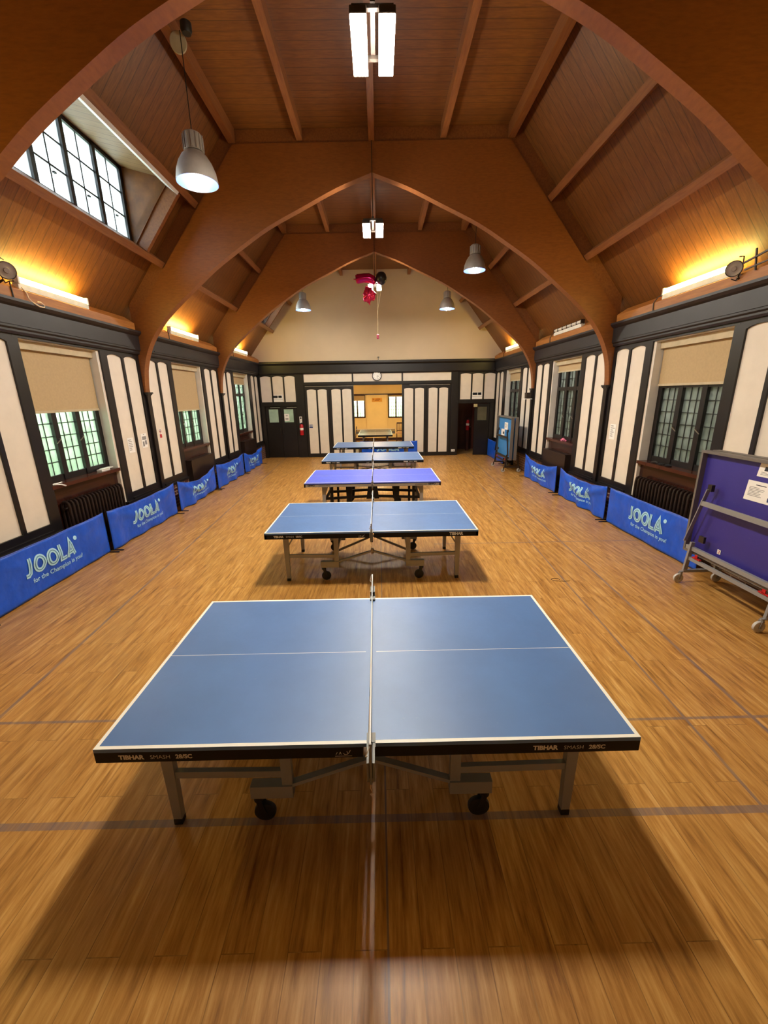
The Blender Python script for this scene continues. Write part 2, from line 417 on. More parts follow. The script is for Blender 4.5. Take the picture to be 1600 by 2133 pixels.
# far wall with openings and gable
OP = (-.98, .95); DL = (-4.56, -3.33); DR = (3.21, 4.46)
w = MB(); fy0, fy1 = YF, YF+.16
for x0, x1, z0, z1 in [(-4.9, DL[0], 0, 3.75), (DL[0], DL[1], 2.06, 3.75), (DL[1], OP[0], 0, 3.75), (OP[0], OP[1], 2.83, 3.75), (OP[1], DR[0], 0, 3.75), (DR[0], DR[1], 2.07, 3.75), (DR[1], 4.9, 0, 3.75)]:
    w.box(x0, x1, fy0, fy1, z0, z1, 0)
w.prism([(CX-4.98, 3.75), (CX+4.98, 3.75), (CX+4.98, zr(4.98)), (CX+axr(ZC), ZC), (CX-axr(ZC), ZC), (CX-4.98, zr(4.98))], 'y', fy0, fy1, 1)
struct(w.build('wall_far', [MT['blackfar'], MT['gable']], room=True))
w = MB(); w.box(-5.1, 5.1, Y0-.2, Y0, 0, 4.0); w.prism([(CX-5.06, 4.0), (CX+5.06, 4.0), (CX+axr(ZC), ZC+.1), (CX-axr(ZC), ZC+.1)], 'y', Y0-.2, Y0)
struct(w.build('wall_back', MT['gable'], room=True))
# roof boards with two dormer holes in the left slope
DORM = [(5.25, 7.98), (13.45, 16.2)]; ZB, ZH = 4.93, 5.90
c = MB()
def slope(s, y0, y1, za, zb):
    def p(z, y, o): ax = axr(z); return (CX+s*(ax+o*.78), y, z+o*.62)
    vs = [p(z, y, o) for o in (0, .1) for y in (y0, y1) for z in (za, zb)]
    c.add(vs, [(0, 1, 3, 2), (4, 6, 7, 5), (0, 4, 5, 1), (2, 3, 7, 6), (0, 2, 6, 4), (1, 5, 7, 3)])
slope(1, Y0-.1, YF+.1, 3.8, ZC)
slope(-1, Y0-.1, YF+.1, 3.8, ZB); slope(-1, Y0-.1, YF+.1, ZH, ZC)
ys = [Y0-.1]+[e for d in DORM for e in d]+[YF+.1]
for i in range(0, len(ys), 2): slope(-1, ys[i], ys[i+1], ZB, ZH)
c.box(CX-axr(ZC)-.02, CX+axr(ZC)+.02, Y0-.1, YF+.1, ZC, ZC+.1)
struct(c.build('ceiling', MT['boards'], room=True))
# dormers: cheeks, ceiling, pale lip
AXD = 4.13; ZD = 6.12
nwin = 1
for k, (y0, y1) in enumerate(DORM):
    rt = sroot('trim_%d' % (k+1))
    m = MB()
    for y, o in ((y0, -.06), (y1, .06)):
        m.prism([(CX-AXD-.05, ZB-.02), (CX-AXD-.05, ZD+.05), (CX-axr(ZH)+.0, ZH+.03), (CX-axr(ZB)+.02, ZB-.02)], 'y', y, y+o)
    m.build('dormer_cheek', MT['boards_lit'] if k == 9 else MT['boards'], rt, room=True)
    m = MB(); m.prism([(CX-AXD-.1, ZD), (CX-axr(ZH)+.01, ZH), (CX-axr(ZH)+.01, ZH+.06), (CX-AXD-.1, ZD+.06)], 'y', y0-.06, y1+.06)
    m.build('dormer_ceiling', MT['boards_lit'], rt, room=True)  # window light on this ceiling is in the board colour
    m = MB(); nn = Vector((.7833, 0, -.6217)); td = Vector((-.6217, 0, -.7833)); p = Vector((CX-3.345, 0, zr(3.345)))+td*.057
    m.prism([(v.x, v.z) for v in (p, p+td*.05, p+td*.05+nn*.225, p+nn*.225)], 'y', y0, y1)
    m.build('pale_lip', MT['reveal'], rt, room=True)
    wr = sroot('window_%d' % nwin); nwin += 1
    fr = MB(); gl = MB(); ld = MB(); x = CX-AXD
    n = 4; fw = .075; span = (y1-y0)
    fr.box(x-.046, x+.026, y0+.004, y1-.004, ZB+.003, ZB+.10); fr.box(x-.046, x+.026, y0+.004, y1-.004, ZD-.09, ZD-.003)
    for i in range(n+1):
        yc = y0+fw/2+(span-fw)*i/n; fr.box(x-.05, x+.03, yc-fw/2, yc+fw/2, ZB, ZD)
        if i < n:
            a = yc+fw/2; bb = yc+(span-fw)/n-fw/2
            gl.box(x-.012, x-.006, a, bb, ZB+.09, ZD-.08)
            ld.box(x-.016, x-.002, (a+bb)/2-.011, (a+bb)/2+.011, ZB+.09, ZD-.08)
            for q in (1, 2): zz = ZB+.09+(ZD-ZB-.17)*q/3; ld.box(x-.016, x-.002, a, bb, zz-.011, zz+.011)
            ld.box(x, x+.03, (a+bb)/2+.02, (a+bb)/2+.06, ZB+.34, ZB+.36)
    fr.build('window_frame', MT['black'], wr, room=True); gl.build('glass_panes', MT['glass_d'], wr, room=True); ld.build('leading', MT['lead'], wr, room=True)

# side windows
BLZ = {(-1, 0): 2.25, (-1, 1): 2.12, (-1, 2): 2.86, (1, 0): 2.51, (1, 1): 2.93, (1, 2): 2.84}
POS = ['nearest', 'middle', 'farthest', 'foremost out of view']
for s in (-1, 1):
    side = 'left' if s < 0 else 'right'
    for k, (y0, y1) in enumerate(WINS):
        wr = sroot('window_%d' % nwin); nwin += 1
        fr = MB(); gl = MB(); ld = MB(); d0, d1 = .155, .24
        def bx(m, da, db, ya, yb, za, zb): m.box(X(s, da), X(s, db), ya, yb, za, zb)
        zb, zt, ztr = 1.24, 3.235, 2.52
        bx(fr, d0+.004, d1-.004, y0+.004, y1-.004, zb-.0055, zb+.09); bx(fr, d0+.004, d1-.004, y0+.004, y1-.004, zt-.07, zt-.003); bx(fr, d0-.006, d1-.006, y0+.006, y1-.006, ztr-.045, ztr+.045)
        n = 3; fw = .10; span = y1-y0-fw
        for i in range(n+1):
            yc = y0+fw/2+span*i/n; bx(fr, d0-(.01 if 0 < i < n else 0), d1, yc-fw/2, yc+fw/2, zb, zt)
            if i < n:
                a = yc+fw/2; b = yc+span/n-fw/2
                for za, zc, rows in ((zb+.09, ztr-.045, 6), (ztr+.045, zt-.07, 3)):
                    bx(gl, .195, .201, a, b, za, zc)
                    for q in (1, 2): yy = a+(b-a)*q/3; bx(ld, .188, .208, yy-.006, yy+.006, za, zc)
                    for q in range(1, rows): zz = za+(zc-za)*q/rows; bx(ld, .188, .208, a, b, zz-.006, zz+.006)
        fr.build('window_frame', MT['black'], wr, room=True)
        gl.build('glass_panes', MT['glass_l' if s < 0 else 'glass_r'], wr, room=True); ld.build('leading', MT['lead'], wr, room=True)
        m = MB(); bx(m, -.03, .16, y0, y1, 1.18, 1.235); m.build('window_sill', MT['sill'], wr, room=True)
        for i in (1, 2):
            m = MB(); yc = y0+fw/2+span*i/n
            m.tube([(X(s, .15), yc, 1.86), (X(s, .11), yc, 1.86), (X(s, .10), yc-.03, 1.85), (X(s, .10), yc-.11, 1.80)], .008, 6)
            m.build('window_latch', MT['brass'], wr, room=True)
        m = MB(); bx(m, .0, .15, y0-.001, y0+.012, 1.235, 3.235); bx(m, .0, .15, y1-.012, y1+.001, 1.235, 3.235); bx(m, 0, .15, y0, y1, 3.222, 3.236)
        m.build('window_reveal', MT['reveal'], wr, room=True)
        # blind
        t = thing('roller_blind', 'beige roller blind pulled %s in the %s window of the %s wall' % ('half down' if BLZ[(s, k)] < 2.6 else 'a little way down', POS[k], side), 'blind', (X(s, .1), (y0+y1)/2+SH*(X(s, .1)-CX), BLZ[(s, k)]), 'roller blinds of the hall windows')
        m = MB(); bz = BLZ[(s, k)]
        def bf(uu, vv): return (X(s, .125+.004*math.sin(9*uu)*vv), y0+.03+(y1-y0-.06)*uu, 3.15+(bz+.03-3.15)*vv)
        m.grid(bf, 16, 10); m.build('blind_cloth', MT['blind'], t, room=True)
        m = MB(); bx(m, .07, .11, y0+.013, y1-.013, 3.11, 3.22); m.build('roller_cassette', MT['blindbar'], t, room=True)
        m = MB(); bx(m, .115, .135, y0+.03, y1-.03, bz, bz+.035); m.build('bottom_bar', MT['blindbar'], t, room=True)
        # radiator below
        near = (k == 0)
        ra = thing('radiator', 'dark brown %s radiator under the %s window of the %s wall' % ('column' if near else 'box-fronted', POS[k], side), 'radiator', (X(s, -.02), (y0+y1)/2, 0), 'radiators under the windows')
        m = MB(); ya, yb = y0+.12, y1-.12
        if near:
            nc = 17
            for i in range(nc):
                yc = ya+(yb-ya)*(i+.5)/nc
                m.tube([(X(s, -.075), yc, .14), (X(s, -.085), yc, .2), (X(s, -.085), yc, .88), (X(s, -.075), yc, .94)], .022, 8)
                m.tube([(X(s, .02), yc, .14), (X(s, .025), yc, .2), (X(s, .025), yc, .88), (X(s, .02), yc, .94)], .022, 8)
                m.tube([(X(s, -.08), yc, .93), (X(s, -.05), yc, .955), (X(s, -.01), yc, .955), (X(s, .02), yc, .93)], .022, 8)
                m.tube([(X(s, -.08), yc, .15), (X(s, .02), yc, .15)], .022, 8)
            m.tube([(X(s, -.03), ya, .86), (X(s, -.03), yb, .86)], .02, 8); m.tube([(X(s, -.03), ya, .2), (X(s, -.03), yb, .2)], .02, 8)
        else:
            bx(m, -.12, .04, ya, yb, .12, .93); bx(m, -.135, .045, ya-.015, yb+.015, .93, .955)
        m.build('radiator_body', MT['radiator'], ra, room=True)
        boxes('radiator_foot', MT['radiator'], ra, [(X(s, -.07), X(s, .02), yy-.02, yy+.02, 0, .16) for yy in (ya+.08, yb-.08)], True)

# panel framing along the side walls (one frame per pair of white panels)
ntrim = 3
def panel_frame(s, ya, yb, stile_a, stile_b, z0, z1, arc=.05, dA=-.028, mid=.06, n=2, name=None):
    """frame with n arched panels between ya..yb, outer stiles reach stile_a / stile_b"""
    global ntrim
    m = MB()
    def bx(y0_, y1_, a, b, d=dA): m.box(X(s, d), X(s, .002), y0_, y1_, a, b)
    bx(stile_a, ya, z0-.14, z1+.09); bx(yb, stile_b, z0-.14, z1+.09)
    bx(ya, yb, z0-.14, z0)
    bx(ya-.001, yb+.001, z0-.16, z0-.10, dA-.02)
    pw = (yb-ya-mid*(n-1))/n
    for i in range(n):
        a = ya+i*(pw+mid); b = a+pw
        if i < n-1: bx(b, b+mid, z0, z1+.09)
        arcp = [(b-(b-a)*q/10, z1-.045+.045*math.sin(PI*q/10)**.7) for q in range(11)]
        m.prism([(a, z1+.09), (b, z1+.09)]+arcp, 'x', X(s, dA), X(s, .002))
    o = m.build('trim_%d' % ntrim, MT['black'], room=True); ntrim += 1; return struct(o)
for s in (-1, 1):
    for A in PANEL_C:
        panel_frame(s, A-1.07, A-.15, A-1.25, A-.05, .72, 3.21)
        end = A+1.25
        panel_frame(s, A+.15, A+1.07, A+.05, end, .72, 3.21)
    panel_frame(s, 16.0, 16.92, 15.70, 16.99, .72, 3.21)
# window heads + deep stile grooves
for s in (-1, 1):
    m = MB()
    for y0, y1 in WINS: m.box(X(s, -.03), X(s, .002), y0-.06, y1+.06, 3.235, 3.30)
    m.box(X(s, -.03), X(s, .002), Y0, 3.3, 3.2, 3.3)
    struct(m.build('trim_%d' % ntrim, MT['black'], room=True)); ntrim += 1
# cornice and wall plate, bay by bay
BAYS = [(Y0, ARCH[0]-.08), (ARCH[0]+.08, ARCH[1]-.08), (ARCH[1]+.08, ARCH[2]-.08), (ARCH[2]+.08, YF)]
BAYN = ['in front of the nearest arch', 'between the nearest and middle arches', 'between the middle and far arches', 'between the far arch and the gable']
for s in (-1, 1):
    for y0, y1 in BAYS:
        prof = [(.0, 3.27), (-.06, 3.27), (-.075, 3.30), (-.075, 3.325), (-.10, 3.345), (-.10, 3.60), (-.135, 3.625), (-.165, 3.66), (-.165, 3.695), (.0, 3.70)]
        m = MB(); m.prism([(X(s, d), z) for d, z in prof], 'y', y0, y1)
        m.box(X(s, -.112), X(s, -.09), y0+.35, y1-.35, 3.375, 3.39)
        struct(m.build('trim_%d' % ntrim, MT['charcoal'], room=True)); ntrim += 1
        m = MB(); a, b = y0+.10, y1-.10
        if y1 == YF: b = YF
        prof = [(.0, 3.69), (-.115, 3.69), (-.115, 3.825), (.06, 3.94), (.2, 3.94), (.2, 3.69)]
        m.prism([(X(s, d), z) for d, z in prof], 'y', a, b)
        struct(m.build('trim_%d' % ntrim, MT['plate'], room=True)); ntrim += 1

# ------------------------------------------------------------------ timber arches
INT = [(0, 6.225), (.63, 6.005), (1.28, 5.715), (1.93, 5.417), (2.45, 5.113), (2.99, 4.768), (3.45, 4.413), (3.86, 4.087), (4.12, 3.845), (4.335, 3.585), (4.49, 3.32), (4.59, 3.05), (4.635, 2.80), (4.66, 2.56)]
def inner_off(ax, off): return zr(ax)-off*1.609
RO = .235
axc = 4.84-(ZC-.22-4.02+RO*1.609)/1.26
EXT_P = [(0, ZC-.22), (.7, ZC-.22), (1.4, ZC-.22), (2.0, ZC-.22), (axc, ZC-.22), (2.95, inner_off(2.95, RO)), (3.45, inner_off(3.45, RO)), (3.95, inner_off(3.95, RO)), (4.35, inner_off(4.35, RO)), (4.72, inner_off(4.72, RO)), (4.725, 3.45), (4.725, 3.15), (4.725, 2.85), (4.725, 2.56)]
def smooth_pts(P, k=4):
    out = []
    for i in range(len(P)-1):
        p0 = P[i-1] if i > 0 else (-P[1][0], P[1][1]+(P[0][1]-P[1][1])*2); p1, p2 = P[i], P[i+1]; p3 = P[i+2] if i+2 < len(P) else (2*p2[0]-p1[0], 2*p2[1]-p1[1])
        if i == 0: p0 = (2*p1[0]-p2[0], 2*p1[1]-p2[1])
        for j in range(k):
            t_ = j/k
            out.append(tuple(.5*(2*p1[c]+(p2[c]-p0[c])*t_+(2*p0[c]-5*p1[c]+4*p2[c]-p3[c])*t_**2+(3*p1[c]-p0[c]-3*p2[c]+p3[c])*t_**3) for c in (0, 1)))
    return out+[P[-1]]
EXT_P = [tuple(EXT_P[i][c]+(EXT_P[i+1][c]-EXT_P[i][c])*j/4 for c in (0, 1)) for i in range(len(EXT_P)-1) for j in range(4)]+[EXT_P[-1]]
INT = smooth_pts(INT)
for A, nm in zip(ARCH, ('nearest to the camera', 'in the middle of the hall', 'farthest, just before the gable')):
    t = thing('roof_arch', 'pointed laminated timber roof arch, the one %s' % nm, 'arch', (CX, A, 2.56), 'pointed timber roof arches')
    m = MB(); th = .08
    for s in (-1, 1):
        for i in range(len(INT)-1):
            q = [INT[i], INT[i+1], EXT_P[i+1], EXT_P[i]]
            vs = [(CX+s*a, A-th, z) for a, z in q]+[(CX+s*a, A+th, z) for a, z in q]
            fs = [(0, 1, 2, 3), (7, 6, 5, 4), (0, 4, 5, 1), (2, 6, 7, 3)]
            if i == len(INT)-2: fs.append((1, 5, 6, 2))
            m.add(vs, fs)
    m.build('arch_rib', MT['glulam'], t, room=True)
    m = MB(); th = .05
    up = [(0, ZC-.22, ZC), (axc, ZC-.22, ZC), (axr(ZC), inner_off(axr(ZC), RO), ZC), (4.72, inner_off(4.72, RO), zr(4.72))]
    for s in (-1, 1):
        for i in range(3):
            a, b = up[i], up[i+1]
            q = [(a[0], a[1]-.01), (b[0], b[1]-.01), (b[0], b[2]-.002), (a[0], a[2]-.002)]
            m.add([(CX+s*p, A-th, z) for p, z in q]+[(CX+s*p, A+th, z) for p, z in q], [(0, 1, 2, 3), (7, 6, 5, 4)])
    m.build('upper_web_board', MT['purlin'], t, room=True)
    for s in (-1, 1):
        pt = thing('wall_post', 'slim black timber post with capital under the %s end of the %s arch' % ('left' if s < 0 else 'right', {4.45: 'nearest', 8.70: 'middle', 12.85: 'far'}[A]), 'post', (X(s, 0), (A if A > 5 else 4.55)+SH*(X(s, 0)-CX), .58), 'wall posts carrying the arches')
        A_ = A; A = A if A > 5 else 4.55
        m = MB(); m.box(X(s, -.07), X(s, .0), A-.055, A+.055, .58, 2.50); m.box(X(s, -.03), X(s, .0), A-.15, A+.15, .58, 3.27); m.build('post_shaft', MT['black'], pt, room=True)
        m = MB(); m.box(X(s, -.10), X(s, .0), A-.085, A+.085, 2.505, 2.53); m.box(X(s, -.115), X(s, .0), A-.10, A+.10, 2.53, 2.56); m.box(X(s, -.085), X(s, .0), A-.07, A+.07, 2.485, 2.505); m.build('post_capital', MT['black'], pt, room=True)
        A = A_
# purlins
def slope_box(m, s, ax, y0, y1, w, dep):
    """purlin hanging off the sloped boards at |x| = ax"""
    n = Vector((-.7833*s, 0, -.6217)); tdir = Vector((s*.6217, 0, -.7833)); p = Vector((CX+s*ax, 0, zr(ax)))
    q = [p-tdir*w/2, p+tdir*w/2, p+tdir*w/2+n*dep, p-tdir*w/2+n*dep]
    m.prism([(v.x, v.z) for v in q], 'y', y0, y1)
for (y0, y1), bn in zip(BAYS, BAYN):
    for nm, s, kind in (('ridge', 0, 'r'), ('left inner ceiling', -1, 'f'), ('right inner ceiling', 1, 'f'), ('left corner', -1, 'c'), ('right corner', 1, 'c'), ('lower left slope', -1, 1), ('lower right slope', 1, 1), ('upper left slope', -1, 2), ('upper right slope', 1, 2)):
        m = MB(); xa = CX+s*1.25
        if kind == 'r': m.box(CX-.05, CX+.05, y0, y1, ZC-.22, ZC)
        elif kind == 'f': m.box(xa-.05, xa+.05, y0, y1, ZC-.19, ZC)
        elif kind == 'c': xc = CX+s*2.43; m.box(xc-.06, xc+.06, y0, y1, ZC-.21, ZC)
        elif kind == 1: slope_box(m, s, 4.10, y0, y1, .11, .22)
        else: slope_box(m, s, 3.345, y0, y1, .11, .22)
        o = m.build('roof_purlin', MT['purlin'], room=True)
        tag(o, '%s, %s %s' % ('reddish timber ridge beam' if kind == 'r' else 'reddish timber purlin', '' if kind == 'r' else nm+' one,', bn), 'beam', 'roof purlins')
        o['label'] = o['label'].replace(',  ', ', ')
for k, (y0, y1) in enumerate(DORM):
    for y, e in ((y0, 'near'), (y1, 'far')):
        m = MB(); yy = y+(-.09 if e == 'near' else .03)
        n = Vector((.7833, 0, -.6217))
        def pq(ax, o): return (CX-ax+n.x*o, zr(ax)+n.z*o)
        m.prism([pq(4.06, 0), pq(3.39, 0), pq(3.39, .2), pq(4.06, .2)], 'y', yy, yy+.08)
        tag(m.build('dormer_jamb', MT['purlin'], room=True), 'sloping timber jamb at the %s side of the %s left dormer window' % (e, 'near' if k == 0 else 'far'), 'beam', 'dormer jambs')

# ------------------------------------------------------------------ far wall joinery
def fbox(m, x0, x1, z0, z1, d=.03, mi=0, d0=0.0): m.box(x0, x1, YF-d, YF-d0+.001, z0, z1, mi)
def arched(m, x0, x1, z0, z1, arc=.04, d0=.012, d1=.0, mi=0):
    p = [(x0, z0), (x1, z0)]+[(x1-(x1-x0)*q/10, z1-arc+arc*math.sin(PI*q/10)**.7) for q in range(11)]
    m.prism(p, 'y', YF-d0, YF-d1+.001, mi)
# cornice of the far wall
m = MB(); prof = [(0, 3.27), (.05, 3.27), (.06, 3.30), (.09, 3.32), (.09, 3.60), (.12, 3.62), (.15, 3.66), (.15, 3.70), (0, 3.72)]
m.prism([(YF-d, z) for d, z in prof], 'x', CX-4.60, CX+4.60)
struct(m.build('trim_%d' % ntrim, MT['blackfar'], room=True)); ntrim += 1
m = MB()
for x0, x1 in ((-2.93, -1.03), (-.97, .93), (.99, 2.89)): fbox(m, x0, x1, 2.965, 3.265, .012)
for cx, sg in ((-4.655, 1), (3.255, 1)):
    for i in range(3):
        a = cx+i*.475; arched(m, a, a+.42, 2.225, 3.21)
struct(m.build('trim_%d' % ntrim, MT['plaster'], room=True)); ntrim += 1
m = MB()
fbox(m, -3.28, -2.95, 0, 3.27, .035); fbox(m, 2.91, 3.17, 0, 3.27, .035)
fbox(m, -2.95, 2.91, 2.85, 2.945, .045); fbox(m, -1.03, -.97, 2.9, 3.27, .03); fbox(m, .93, .99, 2.9, 3.27, .03)
fbox(m, -4.70, -3.28, 2.07, 2.2, .04); fbox(m, 3.17, 4.62, 2.075, 2.2, .04)
fbox(m, -4.70, -4.57, 0, 2.1, .04); fbox(m, 4.47, 4.62, 0, 2.1, .04)
for cx in (-4.655, 3.255):
    fbox(m, cx-.05, cx, 2.2, 3.27, .03); fbox(m, cx+.42, cx+.475, 2.2, 3.27, .03); fbox(m, cx+.895, cx+.95, 2.2, 3.27, .03); fbox(m, cx+1.37, cx+1.42, 2.2, 3.27, .03)
struct(m.build('trim_%d' % ntrim, MT['blackfar'], room=True)); ntrim += 1
m = MB(); fbox(m, -2.9, -1.0, 2.80, 2.815, .055); fbox(m, 1.25, 2.84, 2.80, 2.815, .055)
struct(m.build('trim_%d' % ntrim, MT['chrome'], room=True)); ntrim += 1
# sliding partition leaves (each two arched panels)
ndoor = 1
for x0, x1 in ((-2.92, -1.955), (-1.945, -.975), (.945, 1.905), (1.915, 2.86)):
    rt = sroot('door_%d' % ndoor); ndoor += 1
    m = MB(); m.box(x0, x1, YF-.05, YF-.002, .01, 2.795); m.build('door_leaf', MT['blackfar'], rt, room=True)
    pw = (x1-x0-.09*2-.07)/2
    for i in range(2):
        m = MB(); a = x0+.09+i*(pw+.07); arched(m, a, a+pw, .16, 2.69, .03, .058, .05); m.build('plaster_panel', MT['plaster'], rt, room=True)
# left double doors
for x0, x1, hs in ((-4.55, -3.95, 1), (-3.94, -3.34, -1)):
    rt = sroot('door_%d' % ndoor); ndoor += 1
    m = MB(); yd = YF+.06
    a, b = x0+.12, x1-.10
    m.box(x0, a, yd-.045, yd, .01, 2.05); m.box(b, x1, yd-.045, yd, .01, 2.05); m.box(a, b, yd-.045, yd, .01, 1.43); m.box(a, b, yd-.045, yd, 1.95, 2.05)
    m.box(a+.0, b, yd-.05, yd-.04, .25, .27); m.box(a, b, yd-.05, yd-.04, 1.3, 1.32); m.build('door_leaf', MT['blackfar'], rt, room=True)
    m = MB(); m.box(a, b, yd-.03, yd-.02, 1.43, 1.95); m.build('door_pane', MT['doorglass'], rt, room=True)
    m = MB(); m.box(x0+.2 if hs > 0 else x0+.25, x1-.02 if hs > 0 else x1+.05, yd-.075, yd-.045, 2.0, 2.025); m.build('door_closer', MT['chrome'], rt, room=True)
    m = MB(); hx = x1-.05 if hs > 0 else x0+.05; m.tube([(hx, yd-.045, 1.0), (hx, yd-.08, 1.0), (hx, yd-.08, 1.2), (hx, yd-.045, 1.2)], .008, 6); m.build('door_handle', MT['steel_dark'], rt, room=True)
struct(MB().box(-4.6, -3.3, YF+.07, YF+.16, 0, 2.1).build('trim_%d' % ntrim, MT['blackfar'], room=True)); ntrim += 1
# right doorway: one leaf closed, corridor beyond
rt = sroot('door_%d' % ndoor); ndoor += 1
x0, x1, yd = 3.86, 4.45, YF-.0
m = MB(); a, b = x0+.11, x1-.10
m.box(x0, a, yd-.045, yd, .01, 2.05); m.box(b, x1, yd-.045, yd, .01, 2.05); m.box(a, b, yd-.045, yd, .01, 1.40); m.box(a, b, yd-.045, yd, 1.93, 2.05); m.build('door_leaf', MT['blackfar'], rt, room=True)
m = MB(); m.box(a, b, yd-.03, yd-.02, 1.40, 1.93); m.build('door_pane', MT['doorglass2'], rt, room=True)
m = MB(); m.box(x0-.05, x0+.09, yd-.1, yd-.046, 1.93, 2.04); m.build('door_closer', MT['yellowish'], rt, room=True)
w = MB(); w.box(3.0, 3.08, YF+.16, 19.0, 0, 2.6); w.box(4.9, 4.98, YF+.16, 19.0, 0, 2.6); w.box(3.0, 4.98, 19.0, 19.1, 0, 2.6); w.box(3.0, 4.98, YF+.16, 19.1, 2.55, 2.6)
struct(w.build('wall_corridor', MT['darkbrown'], room=True))
rt = sroot('door_%d' % ndoor); ndoor += 1
m = MB(); m.box(3.3, 4.2, 18.94, 18.995, .0, 2.05); m.box(3.4, 3.72, 18.93, 18.945, 1.15, 1.9); m.box(3.78, 4.1, 18.93, 18.945, 1.15, 1.9); m.box(3.4, 3.72, 18.93, 18.945, .2, 1.0); m.build('door_leaf', MT['darkwood'], rt, room=True)
m = MB(); m.lathe([(0, -.03), (.03, -.03), (.03, 0), (0, 0)], (4.12, 18.93, 1.0), 'y', 12); m.build('door_handle', MT['chrome'], rt, room=True)
o = struct(MB().box(3.0, 4.98, 17.3, 19.1, -.1, -.001).build('floor', MT['orangefloor'])); o.name = 'floor_corridor'
t = thing('ceiling_light', 'small added fill light, unseen, on the ceiling of the dark corridor', 'light', (3.9, 18.0, 2.5))  # added lamp, out of sight, only to brighten the corridor
MB().lathe([(0, 0), (.09, 0), (.09, .05), (0, .05)], (3.9, 18.0, 2.5), 'z', 16).build('fill_base', MT['fitting'], t)
MB().lathe([(0, -.06), (.05, -.045), (.08, 0), (0, 0)], (3.9, 18.0, 2.5), 'z', 16).build('fill_dome', MT['corr_fill_em'], t)
# annex room behind the middle opening
AX0, AX1, AY1 = -2.6, 2.4, 23.3
w = MB(); w.box(AX0-.1, AX0, YF+.16, AY1, 0, 3.2); w.box(AX1, AX1+.1, YF+.16, AY1, 0, 3.2)
WL = (-2.0, -.72); WR = (.53, 1.8)
for x0, x1, z0, z1 in ((AX0, WL[0], 0, 3.2), (WL[0], WL[1], 0, 1.24), (WL[0], WL[1], 2.46, 3.2), (WL[1], WR[0], 0, 3.2), (WR[0], WR[1], 0, 1.22), (WR[0], WR[1], 2.46, 3.2), (WR[1], AX1, 0, 3.2)): w.box(x0, x1, AY1, AY1+.2, z0, z1)
w.box(-.66, .48, AY1-.1, AY1, 0, 2.45)
struct(w.build('wall_annex', MT['orangewall']))
o = MB().box(AX0, AX1, YF+.16, AY1, 3.2, 3.3).build('ceiling', MT['orangewall']); struct(o); o.name = 'ceiling_annex'
o = MB().box(AX0, AX1, 17.3, AY1, -.1, -.001).build('floor', MT['orangefloor']); struct(o); o.name = 'floor_annex'
m = MB(); m.box(AX0, AX1, AY1-.13, AY1, 2.455, 2.52); m.box(AX0, AX1, AY1-.03, AY1, 0, .14); m.box(-.67, .49, AY1-.125, AY1-.02, 0, .14)
struct(m.build('trim_%d' % ntrim, MT['darkwood'])); ntrim += 1
for (x0, x1), zb in ((WL, 1.24), (WR, 1.22)):
    wr = sroot('window_%d' % nwin); nwin += 1
    fr = MB(); gl = MB(); ld = MB()
    fr.box(x0, x1, AY1-.02, AY1+.08, zb, zb+.07); fr.box(x0, x1, AY1-.02, AY1+.08, 2.39, 2.46)
    for i in range(4):
        xc = x0+.035+(x1-x0-.07)*i/3; fr.box(xc-.035, xc+.035, AY1-.02, AY1+.08, zb, 2.46)
        if i < 3:
            a = xc+.035; b = xc+(x1-x0-.07)/3-.035; gl.box(a, b, AY1+.03, AY1+.036, zb+.07, 2.39)
            for q in (1, 2): ld.box(a+(b-a)*q/3-.008, a+(b-a)*q/3+.008, AY1+.02, AY1+.045, zb+.07, 2.39)
            for q in range(1, 6): zz = zb+.07+(2.32-zb)*q/6; ld.box(a, b, AY1+.02, AY1+.045, zz-.007, zz+.007)
    fr.build('window_frame', MT['darkwood'], wr); gl.build('glass_panes', MT['glass_b'], wr); ld.build('leading', MT['lead'], wr)
for (x0, x1), zb, nm in ((WL, 2.15, 'left'), (WR, 2.34, 'right')):
    t = thing('roller_blind', 'ochre roller blind at the top of the %s window of the annex' % nm, 'blind', ((x0+x1)/2, AY1-.06, zb), 'annex blinds')
    MB().box(x0+.03, x1-.03, AY1-.055, AY1-.045, zb+.02, 2.42).build('blind_cloth', MT['blind'], t); MB().box(x0+.03, x1-.03, AY1-.06, AY1-.04, zb, zb+.02).build('bottom_bar', MT['blindbar'], t)
t = thing('ceiling_light', 'long twin strip light on the ceiling of the annex room', 'light', (-.1, 20.2, 3.2))
MB().box(-.22, .02, 19.4, 21.0, 3.16, 3.2).build('light_body', MT['fitting'], t); MB().box(-.2, 0, 19.42, 20.98, 3.11, 3.16).build('diffuser', MT['annex_em'], t)
# outside
struct(MB().box(-30, 30, -20, 60, -.35, -.13).build('ground', MT['grass']))
m = MB()
def hedge(uu, vv):
    y = -4+32*uu; a = PI*vv; return (-8.2+1.0*math.cos(a)+.25*math.sin(7*y+3*vv)+.2*math.sin(2.3*y), y, -.14+max(0, math.sin(a))*(2.2+.3*math.sin(1.7*y)+.15*math.sin(6*y)))
m.grid(hedge, 120, 14); tag(m.build('garden_hedge', MT['hedge']), 'blurred green hedge outside the left windows of the hall', 'hedge', kind='stuff')
struct(MB().box(6.9, 7.2, -3, 24, -.13, 4.6).build('wall_outside', MT['outwall']))
m = MB()
def hedge2(uu, vv):
    x = -5+10*uu; a = PI*vv; return (x, 26.5-.8*math.cos(a)+.2*math.sin(4*x+3*vv), -.14+max(0, math.sin(a))*(2.0+.4*math.sin(2.2*x)))
m.grid(hedge2, 50, 12); tag(m.build('garden_hedge', MT['hedge']), 'blurred green bushes outside the annex windows', 'hedge', kind='stuff')

